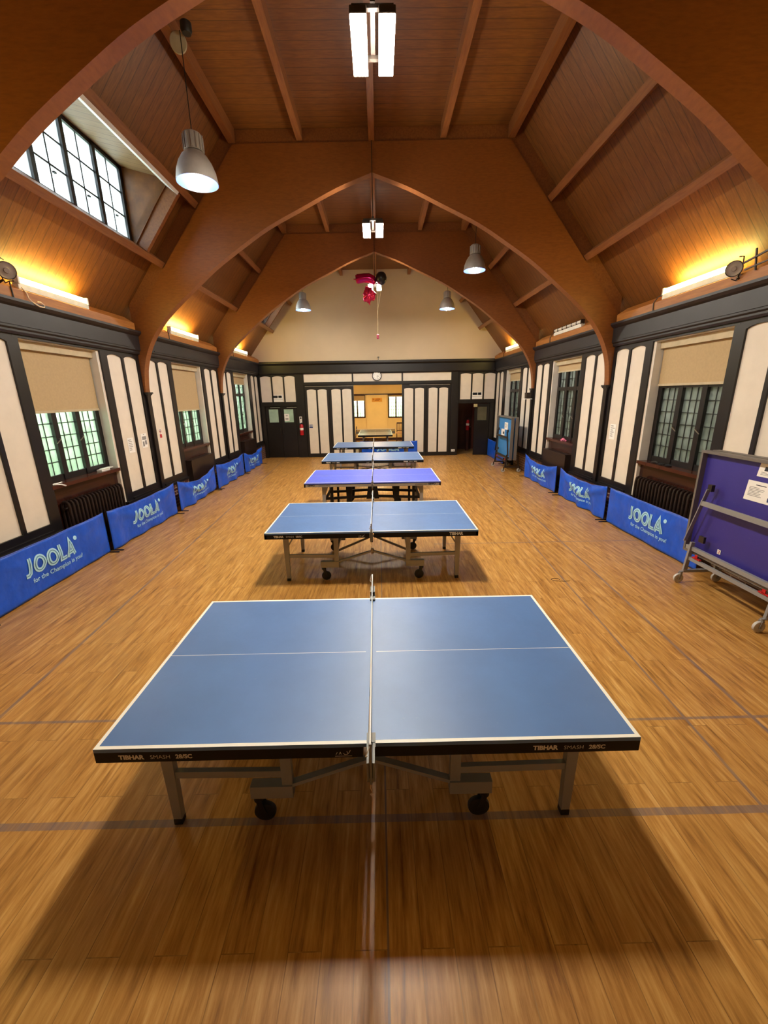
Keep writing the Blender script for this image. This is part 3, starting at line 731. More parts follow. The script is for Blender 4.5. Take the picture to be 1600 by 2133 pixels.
# ------------------------------------------------------------------ lamps
def ridge_lamp(y, zb, label, CX=CX, k=1.0):
    t = thing('ridge_light', label, 'light', (CX, y, zb), 'twin lights hung under the arches')
    m = MB(); m.box(CX-.02, CX+.02, y-.30, y+.32, zb+.10, zb+.13); m.box(CX-.17, CX+.17, y-.28, y-.24, zb+.075, zb+.105); m.box(CX-.17, CX+.17, y+.24, y+.28, zb+.075, zb+.105)
    m.build('light_body', MT['steel_dark'], t)
    for sg in (-1, 1):
        m = MB(); xc = CX+sg*.118; m.box(xc-.07, xc+.07, y-.315, y+.335, zb+.016, zb+.075); m.build('lamp_housing', MT['steel_dark'], t, bevel=.008)
        m = MB(); m.box(xc-.066, xc+.066, y-.31, y+.33, zb, zb+.015); m.build('diffuser', MT['ridge_em'], t)
    m = MB(); m.tube([(CX, y-.095, zb+.12), (CX, y-.095, 6.70)], .007, 6); m.build('suspension_rod', MT['steel_dark'], t)
    m = MB(); m.tube([(CX, y+.095, zb+.12), (CX, y+.095, 6.70)], .007, 6); m.build('suspension_rod', MT['steel_dark'], t)
LZ = 5.345
ridge_lamp(4.55, LZ, 'large bright twin light at top centre, hung under the nearest arch', CX=.01)
ridge_lamp(ARCH[1], LZ, 'bright twin light hung under the peak of the middle arch')
ridge_lamp(ARCH[2], LZ, 'small bright twin light beside the pink foil balloons')
for s in (-1, 1):
    for k, (y0, y1) in enumerate(((5.93, 7.28), (10.0, 11.5), (14.2, 15.65), (1.75, 3.2))):
        lit = not (s > 0 and k == 1); side = 'left' if s < 0 else 'right'
        t = thing('strip_light', ('glowing warm' if lit else 'unlit grey')+' strip light on the %s wall plate, %s bay' % (side, POS[k]), 'light', (X(s, -.04), (y0+y1)/2, 3.89), 'wall plate strip lights')
        m = MB(); m.box(X(s, -.10), X(s, -.02), y0, y1, 3.84, 3.915); m.build('light_body', MT['fitting'], t, room=True)
        m = MB(); m.tube([(X(s, -.075), y0+.03, 3.96), (X(s, -.075), y1-.03, 3.96)], .033, 10); m.build('tube', MT['strip_em' if lit else 'deadtube'], t, room=True)
        boxes('end_cap', MT['fitting' if lit else 'steel_dark'], t, [(X(s, -.112), X(s, -.03), a, a+.03, 3.9, 4.0) for a in (y0, y1-.03)], True)
        if not lit: boxes('tube_clip', MT['steel_dark'], t, [(X(s, -.115), X(s, -.04), y0+(y1-y0)*q/6-.006, y0+(y1-y0)*q/6+.006, 3.91, 3.995) for q in range(1, 6)], True)
        m = MB(); ye = y1 if s > 0 else y0; sg = 1 if s > 0 else -1
        m.tube([(X(s, -.05), ye, 3.93), (X(s, -.09), ye+sg*.12, 3.9), (X(s, -.125), ye+sg*.16, 3.82), (X(s, -.125), ye+sg*.15, 3.70)], .008, 6); m.build('cable', MT['blackcord'], t, room=True)
def pendant(x, y, zb, label, first=None):
    if first: return dup(first, (x, y, zb), label)
    t = thing('pendant_lamp', label, 'lamp', (0, 0, 0), 'bell shaped pendant lamps')
    out = [(.252, 0), (.25, .03), (.235, .12), (.20, .21), (.155, .28), (.115, .32)]
    m = MB(); m.lathe(out+[(.105, .32)], n=32); m.build('lamp_shade', MT['alum'], t)
    m = MB(); m.lathe([(.248, .002), (.243, .03), (.228, .12), (.193, .205), (.148, .272), (.10, .306), (0, .308)], n=32); m.build('reflector', MT['reflector'], t)
    m = MB(); m.lathe([(0, .34), (.10, .33), (.112, .335), (.112, .50), (.10, .52), (.06, .54), (0, .545)], n=24)
    for q in range(14): a = 2*PI*q/14; m.bar((.118*math.cos(a), .118*math.sin(a), .34), (.118*math.cos(a), .118*math.sin(a), .5), .012, .012)
    m.build('gear_housing', MT['alum'], t)
    m = MB(); m.lathe([(0, -.006), (.045, -.002), (.062, .05), (.062, .16), (.05, .24), (.04, .29), (0, .295)], n=16); m.build('bulb', MT['pend_em'], t)
    m = MB(); m.tube([(0, 0, .54), (0, 0, 1.52)], .006, 6); m.build('cord', MT['blackcord'], t)
    t.location = (x, y, zb); return t
P0 = pendant(-2.25, 6.2, 5.06, 'aluminium pendant lamp nearest the camera, left of the ridge light')
pendant(2.29, 10.67, 5.18, 'aluminium pendant lamp on the right in front of the far arch', P0)
pendant(-2.43, 14.95, 5.18, 'aluminium pendant lamp at the left end of the cream gable', P0)
pendant(2.31, 14.75, 5.12, 'aluminium pendant lamp at the right end of the cream gable', P0)
t = thing('ceiling_rose', 'cream disc and dark block on the roof where the near pendant hangs', 'fitting', (-2.25, 6.2, 6.6))
m = MB(); m.lathe([(0, 0), (.095, 0), (.103, .012), (.095, .03), (0, .03)], (0, 0, 0), 'y', 24); m.xf(lambda p: Matrix.Rotation(.35, 3, 'X') @ p+Vector((-2.36, 6.40, 6.60))); m.build('cream_disc', MT['disc'], t)
m = MB(); m.lathe([(0, 0), (.05, 0), (.065, .03), (.065, .10), (.04, .12), (0, .12)], (-2.2, 6.28, 6.60), 'z', 16); m.build('dark_block', MT['blackcord'], t)

# ------------------------------------------------------------------ table tennis tables
def tt_table(label, top, loc, style='dark', right_long=True, grp='table tennis tables down the hall', lettering=True):
    t = thing('table_tennis_table', label, 'table', (0, 0, 0), grp)
    L, W, Z = 1.37, .7625, .76; e = .02
    for s in (-1, 1):
        m = MB(); xa, xb = (-L, -.003) if s < 0 else (.003, L)
        m.box(xa, xb, -W, W, Z-.022, Z-.0006, 0)
        xs = sorted([xa, xa+e if s < 0 else xa, xb-e if s > 0 else xb, xb]); ysr = [-W, -W+e, -.0017, .0017, W-e, W]
        for i in range(3):
            if xs[i+1]-xs[i] < 1e-6: continue
            for j in range(5):
                wl = j in (0, 4) or (s < 0 and i == 0) or (s > 0 and i == 2) or j == 2
                if j == 2 and not ((s < 0 and i == 0) or (s > 0 and i == 2)):
                    xm = .035
                    a, b = xs[i], xs[i+1]
                    if s < 0: segs = [(a, -xm, 1), (-xm, b, 0)]
                    else: segs = [(a, xm, 0), (xm, b, 1)]
                else: segs = [(xs[i], xs[i+1], 1 if wl else 0)]
                for a, b, mi in segs: m.add([(a, ysr[j], Z), (b, ysr[j], Z), (b, ysr[j+1], Z), (a, ysr[j+1], Z)], [(0, 1, 2, 3)], mi)
        m.build('tabletop', [top, MT['white']], t)
        ap = MB(); xo = s*L; xi = s*.03; za, zb = Z-.084, Z-.022
        ap.box(xo, xo-s*.03, -W, W, za, zb); ap.box(xi, xi+s*.03, -W+.03, W-.03, za, zb)
        ap.box(xi+s*0, xo, -W, -W+.03, za, zb); ap.box(xi, xo, W-.03, W, za, zb)
        a_o = ap.build('apron', MT['apron'] if style == 'dark' else MT['apron_s'], t)
        if lettering:
            def word(txt, size, x0, bold, sd):
                tx = MB(); put_text(tx, txt, size, lambda x, y: ((x0+x) if sd < 0 else (-x0-x), sd*(W+.0015), Z-.064+y), bold, 'LEFT')
                o = tx.build('lettering', MT['txt'] if style == 'dark' else MT['txtdark'], t); o.parent = a_o
            def mark(name, strokes, w, sd):
                tx = MB()
                for q in strokes: ribbon(tx, q, w, lambda x, y: (x if sd < 0 else -x, sd*(W+.0015), Z-.064+y), 0, False, 3)
                o = tx.build(name, MT['txt'] if style == 'dark' else MT['txtdark'], t); o.parent = a_o
            for sd in (-1, 1):
                half = s if sd < 0 else -s      # which end of that long side this half is
                if style == 'dark':
                    if half < 0:
                        word('TIBHAR', .036, -1.25, .0018, sd); word('SMASH', .033, -1.095, -.0003, sd); word('28/SC', .034, -.968, .0012, sd)
                        mark('federation_logo', ([(-.165, 0), (-.158, .014)], [(-.150, 0), (-.143, .014), (-.138, 0)], [(-.128, .008), (-.120, -.002), (-.108, .0), (-.098, .012), (-.092, .026)], [(-.110, .020), (-.106, .006)], [(-.170, -.010), (-.085, -.010)]), .003, sd)
                    elif right_long:
                        word('TIBHAR', .036, .83, .0018, sd); word('SMASH', .033, .985, -.0003, sd); word('28/SC', .034, 1.112, .0012, sd)
                    else: word('TIBHAR', .05, 1.0, .0025, sd)
                else:
                    word('GEWO', .046, -1.3 if half < 0 else 1.12, .0028, sd); x0 = -1.08 if half < 0 else .86
                    mark('small_print', [[(x0+.024*q, .006), (x0+.024*q+.017, .012)] for q in range(10)], .011, sd)
        if style != 'dark':
            m = MB()
            for sd in (-1, 1): m.box(xo+s*.002, xo-s*.03, sd*W, sd*(W+.003), za-.002, zb+.001); m.box(xi, xo, sd*W, sd*(W+.002), zb-.012, zb)
            m.build('corner_guard', MT['apron'], t)
        if style == 'dark':
            for sd in (-1, 1):
                lx, ly = s*1.15, sd*.545
                m = MB(); m.prism([(-.037, -.022), (.037, -.022), (.037, .022), (-.037, .022)], 'z', 0, 1)
                m.v = [(lx+x*(1-.35*(1-z)), ly+y, .035+z*(Z-.084-.035)) for x, y, z in m.v]
                lg = m.build('leg', MT['grey'], t)
                MB().box(lx-.024, lx+.024, ly-.024, ly+.024, 0, .04).build('leg_foot', MT['rubber'], lg)
                m = MB(); m.box(s*.455, s*.515, ly-.02, ly+.02, .20, Z-.084); m.build('inner_post', MT['grey'], t)
                m = MB(); m.bar((s*.50, ly, .35), (s*1.13, ly, .36), .03, .045); m.build('cross_rail', MT['grey'], t)
                m = MB(); m.box(s*.455, s*.70, ly-.03, ly+.03, .19, .275); m.build('castor_bracket', MT['grey'], t)
                cs = MB(); cx_ = s*.665; cs.lathe([(0, 0), (.03, 0), (.03, .035), (0, .035)], (cx_, ly, .157), 'z', 12)
                cs.bar((cx_-.0, ly-.024, .175), (cx_+s*-.03, ly-.024, .065), .03, .006, (0, 1, 0)); cs.bar((cx_, ly+.024, .175), (cx_-s*.03, ly+.024, .065), .03, .006, (0, 1, 0))
                co = cs.build('castor', MT['rubber'], t)
                w_ = MB(); w_.lathe([(0, -.02), (.04, -.02), (.062, -.014), (.065, 0), (.062, .014), (.04, .02), (0, .02)], (cx_-s*.03, ly, .066), 'y', 20)
                w_.build('wheel', MT['rubber'], co)
                m = MB(); m.bar((s*.485, ly, .26), (s*.0, ly*.93, .40), .022, .04, (0, 1, 0)); m.build('brace', MT['grey'], t)
                if s < 0: MB().box(-.02, .02, ly*.93-.018, ly*.93+.018, .365, .435).build('brace_hub', MT['greyd'], t)
                m = MB(); m.bar((s*1.13, ly, .5), (s*1.02, ly, Z-.09), .02, .02, (0, 1, 0)); m.build('leg_strut', MT['grey'], t)
            m = MB(); m.bar((s*.485, -.53, .40), (s*.485, .53, .40), .03, .03); m.bar((s*.485, -.5, .40), (0, 0, .44), .02, .025); m.bar((s*.485, .5, .40), (0, 0, .44), .02, .025); m.build('under_frame', MT['greyd'], t)
        else:
            for sd in (-1, 1):
                lx, ly = s*1.0, sd*.60
                m = MB(); m.box(lx-.035, lx+.035, ly-.025, ly+.025, .03, Z-.084)
                m.prism([(lx-s*.035, Z-.084), (lx-s*.10, Z-.084), (lx-s*.035, Z-.26)], 'y', ly-.015, ly+.015)
                lg = m.build('leg', MT['grey'], t); MB().box(lx-.03, lx+.03, ly-.03, ly+.03, 0, .032).build('leg_foot', MT['rubber'], lg)
                m = MB(); m.box(s*.83-.025, s*.83+.025, ly-.07, ly-.03, .03, Z-.084); m.box(s*.83-.025, s*.83+.025, ly-.07, ly-.03, 0, .03); m.build('inner_leg', MT['apron'], t)
                m = MB(); m.prism([(s*.42, Z-.084), (s*.55, Z-.084), (s*.53, .3), (s*.55, .13), (s*.64, .08), (s*.64, .02), (s*.54, .0), (s*.46, .09), (s*.44, .3)], 'y', ly-.04, ly+.04); m.build('castor_leg', MT['apron'], t)
            m = MB(); m.bar((s*.02, 0, .44), (s*.98, 0, .40), .05, .05); m.bar((s*.96, -.6, .40), (s*.96, .6, .40), .04, .05); m.bar((s*.02, -.6, .44), (s*.98, -.6, .40), .04, .05); m.build('under_frame', MT['apron'], t)
            m = MB(); m.prism([(0, Z-.084), (s*.09, Z-.084), (s*.13, .42), (0, .42)], 'y', -W, -W+.08); m.prism([(0, Z-.084), (s*.09, Z-.084), (s*.13, .42), (0, .42)], 'y', W-.08, W); m.build('centre_bracket', MT['apron'], t)
    return t
def place(t, x, y, rz=0): t.location = (x, y, 0); t.rotation_euler.z = rz; return t
TY = [(-.08, 2.416), (-.118, 5.728), (-.147, 8.813), (-.182, 11.734), (-.191, 14.716)]
T1 = place(tt_table('matt blue table tennis table in the foreground, nearest the camera', MT['blue'], None), *TY[0])
T2 = place(tt_table('matt blue table tennis table second from the camera, over a rectangular floor shadow', MT['blue'], None, right_long=False), *TY[1])
T3 = place(tt_table('royal blue table tennis table with a silver edge, third from the camera', MT['blue2'], None, 'silver'), *TY[2])
T4 = dup(T1, (TY[3][0], TY[3][1], 0), 'matt blue table tennis table fourth from the camera, just behind the royal blue one')
T5 = dup(T1, (TY[4][0], TY[4][1], 0), 'matt blue table tennis table in front of the wide wall opening')
T6 = place(tt_table('grey table tennis table standing end-on in the orange annex room', MT['grey_top'], None, lettering=False, grp='annex table'), -.16, 19.6, PI/2)
def net_set(label, x, y, rz=0, first=None, knob=True):
    if first: return dup(first, (x, y, 0), label, rz)
    t = thing('table_net', label, 'net', (0, 0, 0), 'table tennis nets')
    z0, z1 = .765, .9125
    MB().box(-.0008, .0008, -.915, .915, z0, z1-.012).build('net_mesh', MT['net'], t)
    MB().box(-.0035, .0035, -.915, .915, z1-.016, z1).build('top_tape', MT['tape'], t)
    for s in (-1, 1):
        m = MB(); yo = s*.915
        m.box(-.019, -.009, s*.80, yo, .69, .80); m.box(.009, .019, s*.80, yo, .69, .80)
        m.box(-.019, .019, yo-.012, yo+.012, .69, .90) if False else None
        m.box(-.019, .019, s*.772, s*.80, .672, .682); m.box(-.022, .022, s*.71, s*.80, .762, .775); m.box(-.019, .019, s*.77, s*.80, .69, .775)
        m.box(-.012, .012, s*.78, s*.9, .69, .70)
        po = m.build('net_clamp', MT['silver'], t)
        MB().box(-.0085, .0085, s*.81, yo-s*.012, .70, .79).build('clamp_core', MT['rubber'], t)
        m = MB(); m.tube([(0, yo, .68), (0, yo, .912)], .007, 8); m.build('net_post', MT['silver'], t)
        m = MB(); m.lathe([(0, 0), (.016, 0), (.018, .02), (.01, .045), (0, .045)], (0, s*.80, .632), 'z', 12); m.build('clamp_knob', MT['rubber'], t)
        m = MB(); m.tube([(0, yo, .905), (-.012, yo+s*.02, .89), (-.022, yo+s*.01, .85), (-.012, yo-s*.005, .84)], .0025, 6); m.build('cord_loop', MT['tape'], t)
    m = MB(); m.tube([(0, -.915, .70), (-.004, -.92, .66), (.006, -.915, .625), (-.006, -.915, .615), (.004, -.915, .60), (.0, -.915, .5)], .0025, 6); m.build('string', MT['tancord'], t)
    t.location = (x, y, 0); t.rotation_euler.z = rz; return t
N1 = net_set('white taped net clamped across the nearest blue table', TY[0][0]+.007, TY[0][1], .008)
for (x, y), lb in zip(TY[1:], ('white taped net across the second blue table from the camera', 'white taped net across the royal blue table', 'white taped net across the blue table just behind the royal blue one', 'white taped net across the table in front of the wide wall opening')):
    net_set(lb, x, y, 0, N1)
net_set('net clamped across the grey table in the annex', -.16, 19.6, PI/2, N1)

# ------------------------------------------------------------------ barriers
JL = {'J': [[(.40, 1.0), (.40, .36), (.36, .18), (.24, .09), (.06, .10)]], 'L': [[(.13, 1.0), (.13, .115), (.56, .115)]],
      'A': [[(.07, 0), (.38, .90), (.69, 0)], [(.20, .24), (.56, .24)]]}
def barrier(label, p0, p1, sag=0.02, amp=.015, seed=0, H=.68, lettering=True, pull=0.0):
    """p0 = left end as read, p1 = right end as read; the printed face looks to the hall"""
    p0 = Vector((p0[0], p0[1], 0)); p1 = Vector((p1[0], p1[1], 0)); L = (p1-p0).length; d = (p1-p0)/L; nrm = Vector((d.y, -d.x, 0))
    t = thing('court_barrier', label, 'barrier', (p0+p1)/2, 'blue court barriers')
    rn = random.Random(seed); ph = [rn.random()*6.3 for _ in range(6)]
    def S(uu, h, off=0.0):
        k = uu/L; e = 4*k*(1-k)
        z = h*(H-sag*e)/H*1.0 + pull*(1-h/H)*(k**3)*.25
        if h < .03: z = max(z, .012)
        env = min(1, k*14, (1-k)*14)
        ww = amp*env*(math.sin(7*k*PI+ph[0]+3*h)*.5+math.sin(13*k+5*h+ph[1])*.35+(1-h/H)*.6*math.sin(19*k+ph[2])) + amp*1.2*env*math.exp(-((h/H-.95+.8*min(k, 1-k))/.12)**2)
        q = p0+d*uu+nrm*(ww+off); q.z = z; return q
    m = MB(); m.grid(lambda a, b: S(a*L, b*H), 60, 14)
    ob = m.build('barrier_cloth', MT['cloth'], t)
    md = ob.modifiers.new('thickness', 'SOLIDIFY'); md.thickness = .003; md.offset = -1
    m = MB(); m.tube([S(L*i/40, H-.004) for i in range(41)], .006, 6); m.build('top_hem', MT['clothedge'], t)
    if lettering:
        m = MB(); h = .245; x0 = L/2-.50; z0 = .285; x = x0
        def fn(off): return lambda a, b: S(a, b, off)
        for ch in 'JOOLA':
            wd = {'J': .60, 'O': .86, 'L': .62, 'A': .76}[ch]*h
            if ch == 'O':
                sets = [[(.43+.30*math.cos(2*PI*i/24), .5+.385*math.sin(2*PI*i/24)) for i in range(24)]]; cl = True; sub = 1
            else: sets = JL[ch]; cl = False; sub = 4
            for st in sets:
                pts = [(x+a*h, z0+b*h) for a, b in st]
                ribbon(m, pts, .235*h, fn(.006), 0, cl, sub); 
                if len(st) > 2 or True: ribbon(m, [(a, b) for a, b in pts], .035*h, fn(.0085), 1, cl, sub)
            x += wd
        ribbon(m, [(x+.03+.018*math.cos(2*PI*i/12), z0+h*.93+.018*math.sin(2*PI*i/12)) for i in range(12)], .028, fn(.006), 0, True, 1)
        put_text(m, 'for the Champion in you!', .088, lambda a, b: S(x0+.10+a, .185+b, .007), .0012, 'LEFT', 1.02)
        o = m.build('barrier_lettering', [MT['cyan'], MT['inline']], t)
        o.parent = ob
    for k in (0, 1):
        q = p0+d*(.012 if k == 0 else L-.012)-nrm*.012
        m = MB(); m.tube([(q.x, q.y, 0.008), (q.x, q.y, H+.01)], .009, 8)
        a = q+nrm*.16; b = q-nrm*.16; m.bar((a.x, a.y, .012), (b.x, b.y, .012), .02, .012); m.build('barrier_stand', MT['black_pole'], t)
    return t
XLB, XRB = -4.44, 4.38
barrier('blue printed court barrier by the left wall, cut off by the left picture edge', (XLB, 4.12), (XLB-.03, 6.40), .015, .012, 1)
barrier('blue printed court barrier by the left wall, second from the camera', (XLB-.01, 6.47), (XLB, 8.70), .05, .02, 2)
barrier('sagging blue printed court barrier by the left wall, third from the camera', (XLB, 8.88), (XLB-.02, 11.02), .17, .035, 3, pull=.3)
barrier('blue printed court barrier by the left wall, fourth from the camera', (XLB, 11.12), (XLB, 13.38), .08, .035, 4)
barrier('sagging blue printed court barrier in the far left corner by the black doors', (XLB, 13.50), (XLB+.0, 15.55), .17, .04, 5)
barrier('smooth blue printed court barrier by the right wall, beside the purple folded table', (XRB, 7.55), (XRB, 5.22), .012, .012, 6)
barrier('blue printed court barrier by the right wall, second from the purple folded table', (XRB, 9.76), (XRB, 7.66), .10, .035, 7)
barrier('sagging blue printed court barrier by the right wall, beside the bright blue folded table', (XRB, 12.22), (XRB, 9.98), .13, .04, 8)
barrier('plain blue court barrier in the far right corner behind the bright blue folded table', (4.42, 16.75), (4.40, 14.5), .01, .008, 9, lettering=False)
barrier('blue printed court barrier on the floor under the last table, across the wall opening', (-.75, 16.45), (1.52, 16.40), .02, .02, 10)

# ------------------------------------------------------------------ folded tables
def folded(label, y0, x0, board, rim, tyre, leg, two=True):
    """folded table standing along y; face towards -x at x0; wheels at x0-.10 .. x0+.40"""
    t = thing('folded_table', label, 'folded table', (x0+.15, y0+.76, 0), 'folded tables by the right wall')
    ya, yb, za, zb = y0, y0+1.525, .40, 1.715; GAP = .225
    for q, (xf, sg) in enumerate(((x0, 1), (x0+GAP, -1))):
        m = MB(); d = .09
        xa, xb = (xf, xf+d) if sg > 0 else (xf-d, xf)
        for a, b, c_, e in ((ya, ya+.03, za, zb), (yb-.03, yb, za, zb), (ya+.03, yb-.03, za, za+.03), (ya+.03, yb-.03, zb-.03, zb)): m.box(xa, xb, a, b, c_, e)
        m.build('board_rim', rim, t)
        xp = (xf+d-.026, xf+d-.002) if sg > 0 else (xf-d+.002, xf-d+.026)
        m = MB(); m.box(xp[0], xp[1], ya+.028, yb-.028, za+.028, zb-.028); m.build('folded_board', board, t)
    xm = x0-.03
    m = MB(); m.bar((xm, yb-.05, .54), (xm, yb-.26, 1.27), .012, .045, (1, 0, 0)); m.bar((xm, ya+.05, .54), (xm, ya+.26, 1.27), .012, .045, (1, 0, 0))
    m.bar((xm-.01, yb-.2, 1.09), (xm-.01, ya+.2, 1.09), .02, .06, (0, 0, 1)); m.build('folded_leg_frame', leg, t)
    boxes('hinge_bracket', MT['steel_dark'], t, [(xm-.0, xm+.04, yb-.30, yb-.24, 1.25, 1.33), (xm, xm+.04, ya+.24, ya+.30, 1.25, 1.33), (xm, xm+.03, yb-.34, yb-.26, .6, .68)])
    m = MB()
    for yy in (yb-.17, ya+.17):
        m.bar((x0-.02, yy, .56), (x0-.06, yy, .16), .05, .03, (0, 1, 0)); m.bar((x0-.08, yy, .165), (x0+.42, yy, .165), .04, .035)
        m.bar((x0+.32, yy, .56), (x0+.36, yy, .16), .05, .03, (0, 1, 0))
    m.bar((x0-.03, yb-.15, .345), (x0-.03, ya+.15, .345), .03, .045); m.bar((x0-.01, yb-.08, .475), (x0-.01, ya+.08, .475), .04, .05); m.build('trolley_base', leg, t)
    for yy in (yb-.3, ya+.28):
        m = MB(); m.box(x0-.05, x0-.02, yy-.06, yy+.06, .375, .39); m.box(x0-.05, x0-.04, yy-.02, yy+.02, .385, .43); m.build('red_latch', MT['red'], t)
    for xx, yy in ((x0-.10, yb-.17), (x0-.10, ya+.17), (x0+.40, yb-.17), (x0+.40, ya+.17)):
        m = MB(); m.lathe([(0, 0), (.02, 0), (.02, .03), (0, .03)], (xx, yy, .13), 'z', 10); m.bar((xx, yy-.022, .14), (xx-.02, yy-.022, .05), .025, .005, (0, 1, 0)); m.bar((xx, yy+.022, .14), (xx-.02, yy+.022, .05), .025, .005, (0, 1, 0))
        m.bar((xx, yy, .145), (min(max(xx, x0-.06), x0+.36), yy, .16), .03, .012)
        c_ = m.build('castor', leg, t)
        w_ = MB(); w_.lathe([(0, -.012), (.025, -.014), (.04, -.018), (.060, -.014), (.062, 0), (.060, .014), (.04, .018), (.025, .014), (0, .012)], (xx-.02, yy, .055), 'y', 22); w_.xf(lambda p: p+Vector((0, 0, .008))); w_.build('wheel', tyre, c_)
    return t
folded('purple-blue folded table on a grey trolley, at the right picture edge', 3.54, 4.02, MT['underblue'], MT['greyd'], MT['wheelgrey'], MT['grey'])
folded('bright blue folded table on a dark trolley, further down the right wall', 12.75, 4.06, MT['underblue2'], MT['greyd'], MT['wheelgrey'], MT['steel_dark'])
def sheet(name, label, cat, corners, mats, marks=(), group=None, th=.002):
    """thin paper: corners TL, TR, BR, BL; marks = (u0,u1,v0,v1,material index)"""
    A, B, C_, D = [Vector(c) for c in corners]; n = (B-A).cross(D-A).normalized()
    def P(a, b, o): return (A.lerp(B, a)).lerp(D.lerp(C_, a), b)+n*o
    m = MB(); vs = [P(a, b, o) for o in (0, -th) for a, b in ((0, 0), (1, 0), (1, 1), (0, 1))]
    m.add(vs, [(0, 1, 2, 3), (7, 6, 5, 4), (0, 4, 5, 1), (1, 5, 6, 2), (2, 6, 7, 3), (3, 7, 4, 0)], 0)
    for u0, u1, v0, v1, mi in marks:
        for o in (.0009, -th-.0009): m.add([P(u0, v0, o), P(u1, v0, o), P(u1, v1, o), P(u0, v1, o)], [(0, 1, 2, 3)], mi)
    return tag(m.build(name, mats), label, cat, group)
def lines(v0, v1, n, a=.12, b=.88, mi=1, seed=1):
    rn = random.Random(seed); return [(a, a+(b-a)*rn.uniform(.55, 1), v0+(v1-v0)*i/n, v0+(v1-v0)*(i+.4)/n, mi) for i in range(n)]
PM = [MT['paper'], MT['print'], MT['printdark'], MT['printblue'], MT['printyellow'], MT['red']]
xs_ = 4.02+.062
sheet('paper_notice', 'white printed notice with dark pictures taped to the purple folded table', 'notice', [(xs_, 4.40, 1.475), (xs_, 4.05, 1.475), (xs_, 4.06, 1.255), (xs_, 4.42, 1.255)], PM, lines(.3, .8, 7, .1, .66)+[(.3, .65, .16, .2, 2), (.78, 1, .2, .45, 3), (.85, 1, .5, .64, 4), (.78, .97, .68, .88, 3)])
sheet('paper_notice', 'small white photo sheet clipped at the top of the purple folded table', 'notice', [(xs_, 4.30, 1.68), (xs_, 4.10, 1.68), (xs_, 4.14, 1.53), (xs_, 4.32, 1.53)], PM, [(.35, .75, .25, .55, 2)]+lines(.65, .9, 3, .2, .8))
sheet('number_sticker', 'tiny red and white sticker with a 2 low on the purple folded table', 'sticker', [(xs_, 4.60, .575), (xs_, 4.55, .575), (xs_, 4.55, .52), (xs_, 4.60, .52)], [MT['paper'], MT['red']], [(.25, .75, .15, .27, 1), (.6, .75, .2, .5, 1), (.25, .75, .45, .57, 1), (.25, .4, .5, .8, 1), (.25, .75, .75, .87, 1)])
xf_ = 4.06+.062
sheet('paper_notice', 'upper white sheet on the bright blue folded table', 'notice', [(xf_, 13.62, 1.53), (xf_, 13.28, 1.53), (xf_, 13.28, 1.30), (xf_, 13.62, 1.30)], PM, lines(.2, .8, 4))
sheet('paper_notice', 'lower white sheet on the bright blue folded table', 'notice', [(xf_, 13.95, 1.30), (xf_, 13.58, 1.30), (xf_, 13.58, 1.07), (xf_, 13.95, 1.07)], PM, [(.5, .9, .35, .7, 2)])

# ------------------------------------------------------------------ small things on the walls
def wl(s, y, z, d=-.004): return (X(s, d), y, z)
def wall_sheet(name, label, cat, s, yc, zc, w, h, mats, marks, d=-.004):
    a, b = (yc-w/2, yc+w/2) if s < 0 else (yc+w/2, yc-w/2)
    return sheet(name, label, cat, [wl(s, a, zc+h/2, d), wl(s, b, zc+h/2, d), wl(s, b, zc-h/2, d), wl(s, a, zc-h/2, d)], mats, marks)
wall_sheet('paper_notice', 'plain typed sheet on the left wall panel beside the near window', 'notice', -1, 7.98, 1.58, .20, .28, PM, lines(.12, .9, 7, .12, .85, 1, 3))
wall_sheet('paper_notice', 'faint printed sheet on the left wall, just before the middle arch post', 'notice', -1, 8.45, 1.62, .20, .28, PM, [(.4, .6, .05, .1, 1), (.15, .9, .2, .45, 1), (.15, .45, .55, .9, 1), (.55, .9, .5, .8, 1)])
wall_sheet('no_smoking_sign', 'small red and white no smoking sign past the middle arch post', 'sign', -1, 9.12, 1.70, .10, .20, PM, [(.3, .7, .04, .10, 2), (.1, .25, .1, .38, 5), (.75, .9, .1, .38, 5), (.25, .75, .38, .46, 5), (.25, .75, .2, .28, 2), (.05, .95, .56, .96, 5)])
wall_sheet('paper_notice', 'handwritten sheet on the right wall panel near the middle arch post', 'notice', 1, 8.27, 1.66, .20, .30, PM, lines(.1, .9, 6, .15, .85, 1, 8))
def far_sheet(name, label, cat, x, z, w, h, mats, marks, d=.014, y=YF):
    yy = y-d+SH*(x-CX); return sheet(name, label, cat, [(x-w/2, yy, z+h/2), (x+w/2, yy, z+h/2), (x+w/2, yy, z-h/2), (x-w/2, yy, z-h/2)], mats, marks)
for xx, sd in ((-4.02, 'left'), (3.935, 'right')):
    far_sheet('exit_sign', 'white exit notice with dark running man boxes above the far %s doors' % sd, 'sign', xx, 2.37, .40, .27, [MT['paper'], MT['print'], MT['printdark']], [(.06, .52, .1, .45, 2), (.58, .92, .1, .45, 2), (.66, .84, .2, .38, 0), (.12, .2, .2, .36, 0), (.24, .32, .2, .36, 0), (.36, .44, .2, .36, 0), (0, 1, .62, .66, 1)])
far_sheet('blue_sign', 'small blue people sign on the left sliding wall panel', 'sign', -2.745, 1.26, .14, .13, [MT['printblue'], MT['paper']], [(.1, .25, .15, .6, 1), (.42, .58, .15, .6, 1), (.75, .9, .15, .6, 1)], .064)
far_sheet('door_notice', 'white sheet on the glass of the black far left door', 'notice', -3.72, 1.62, .20, .28, PM, [(.3, .7, .2, .3, 1), (.2, .8, .6, .8, 1)], .001-.028)
far_sheet('socket_plate', 'white double power socket low on the far wall by the right doorway', 'socket', 3.035, .2, .15, .09, [MT['paper'], MT['print']], [(.15, .35, .3, .7, 1), (.6, .8, .3, .7, 1)], .042)
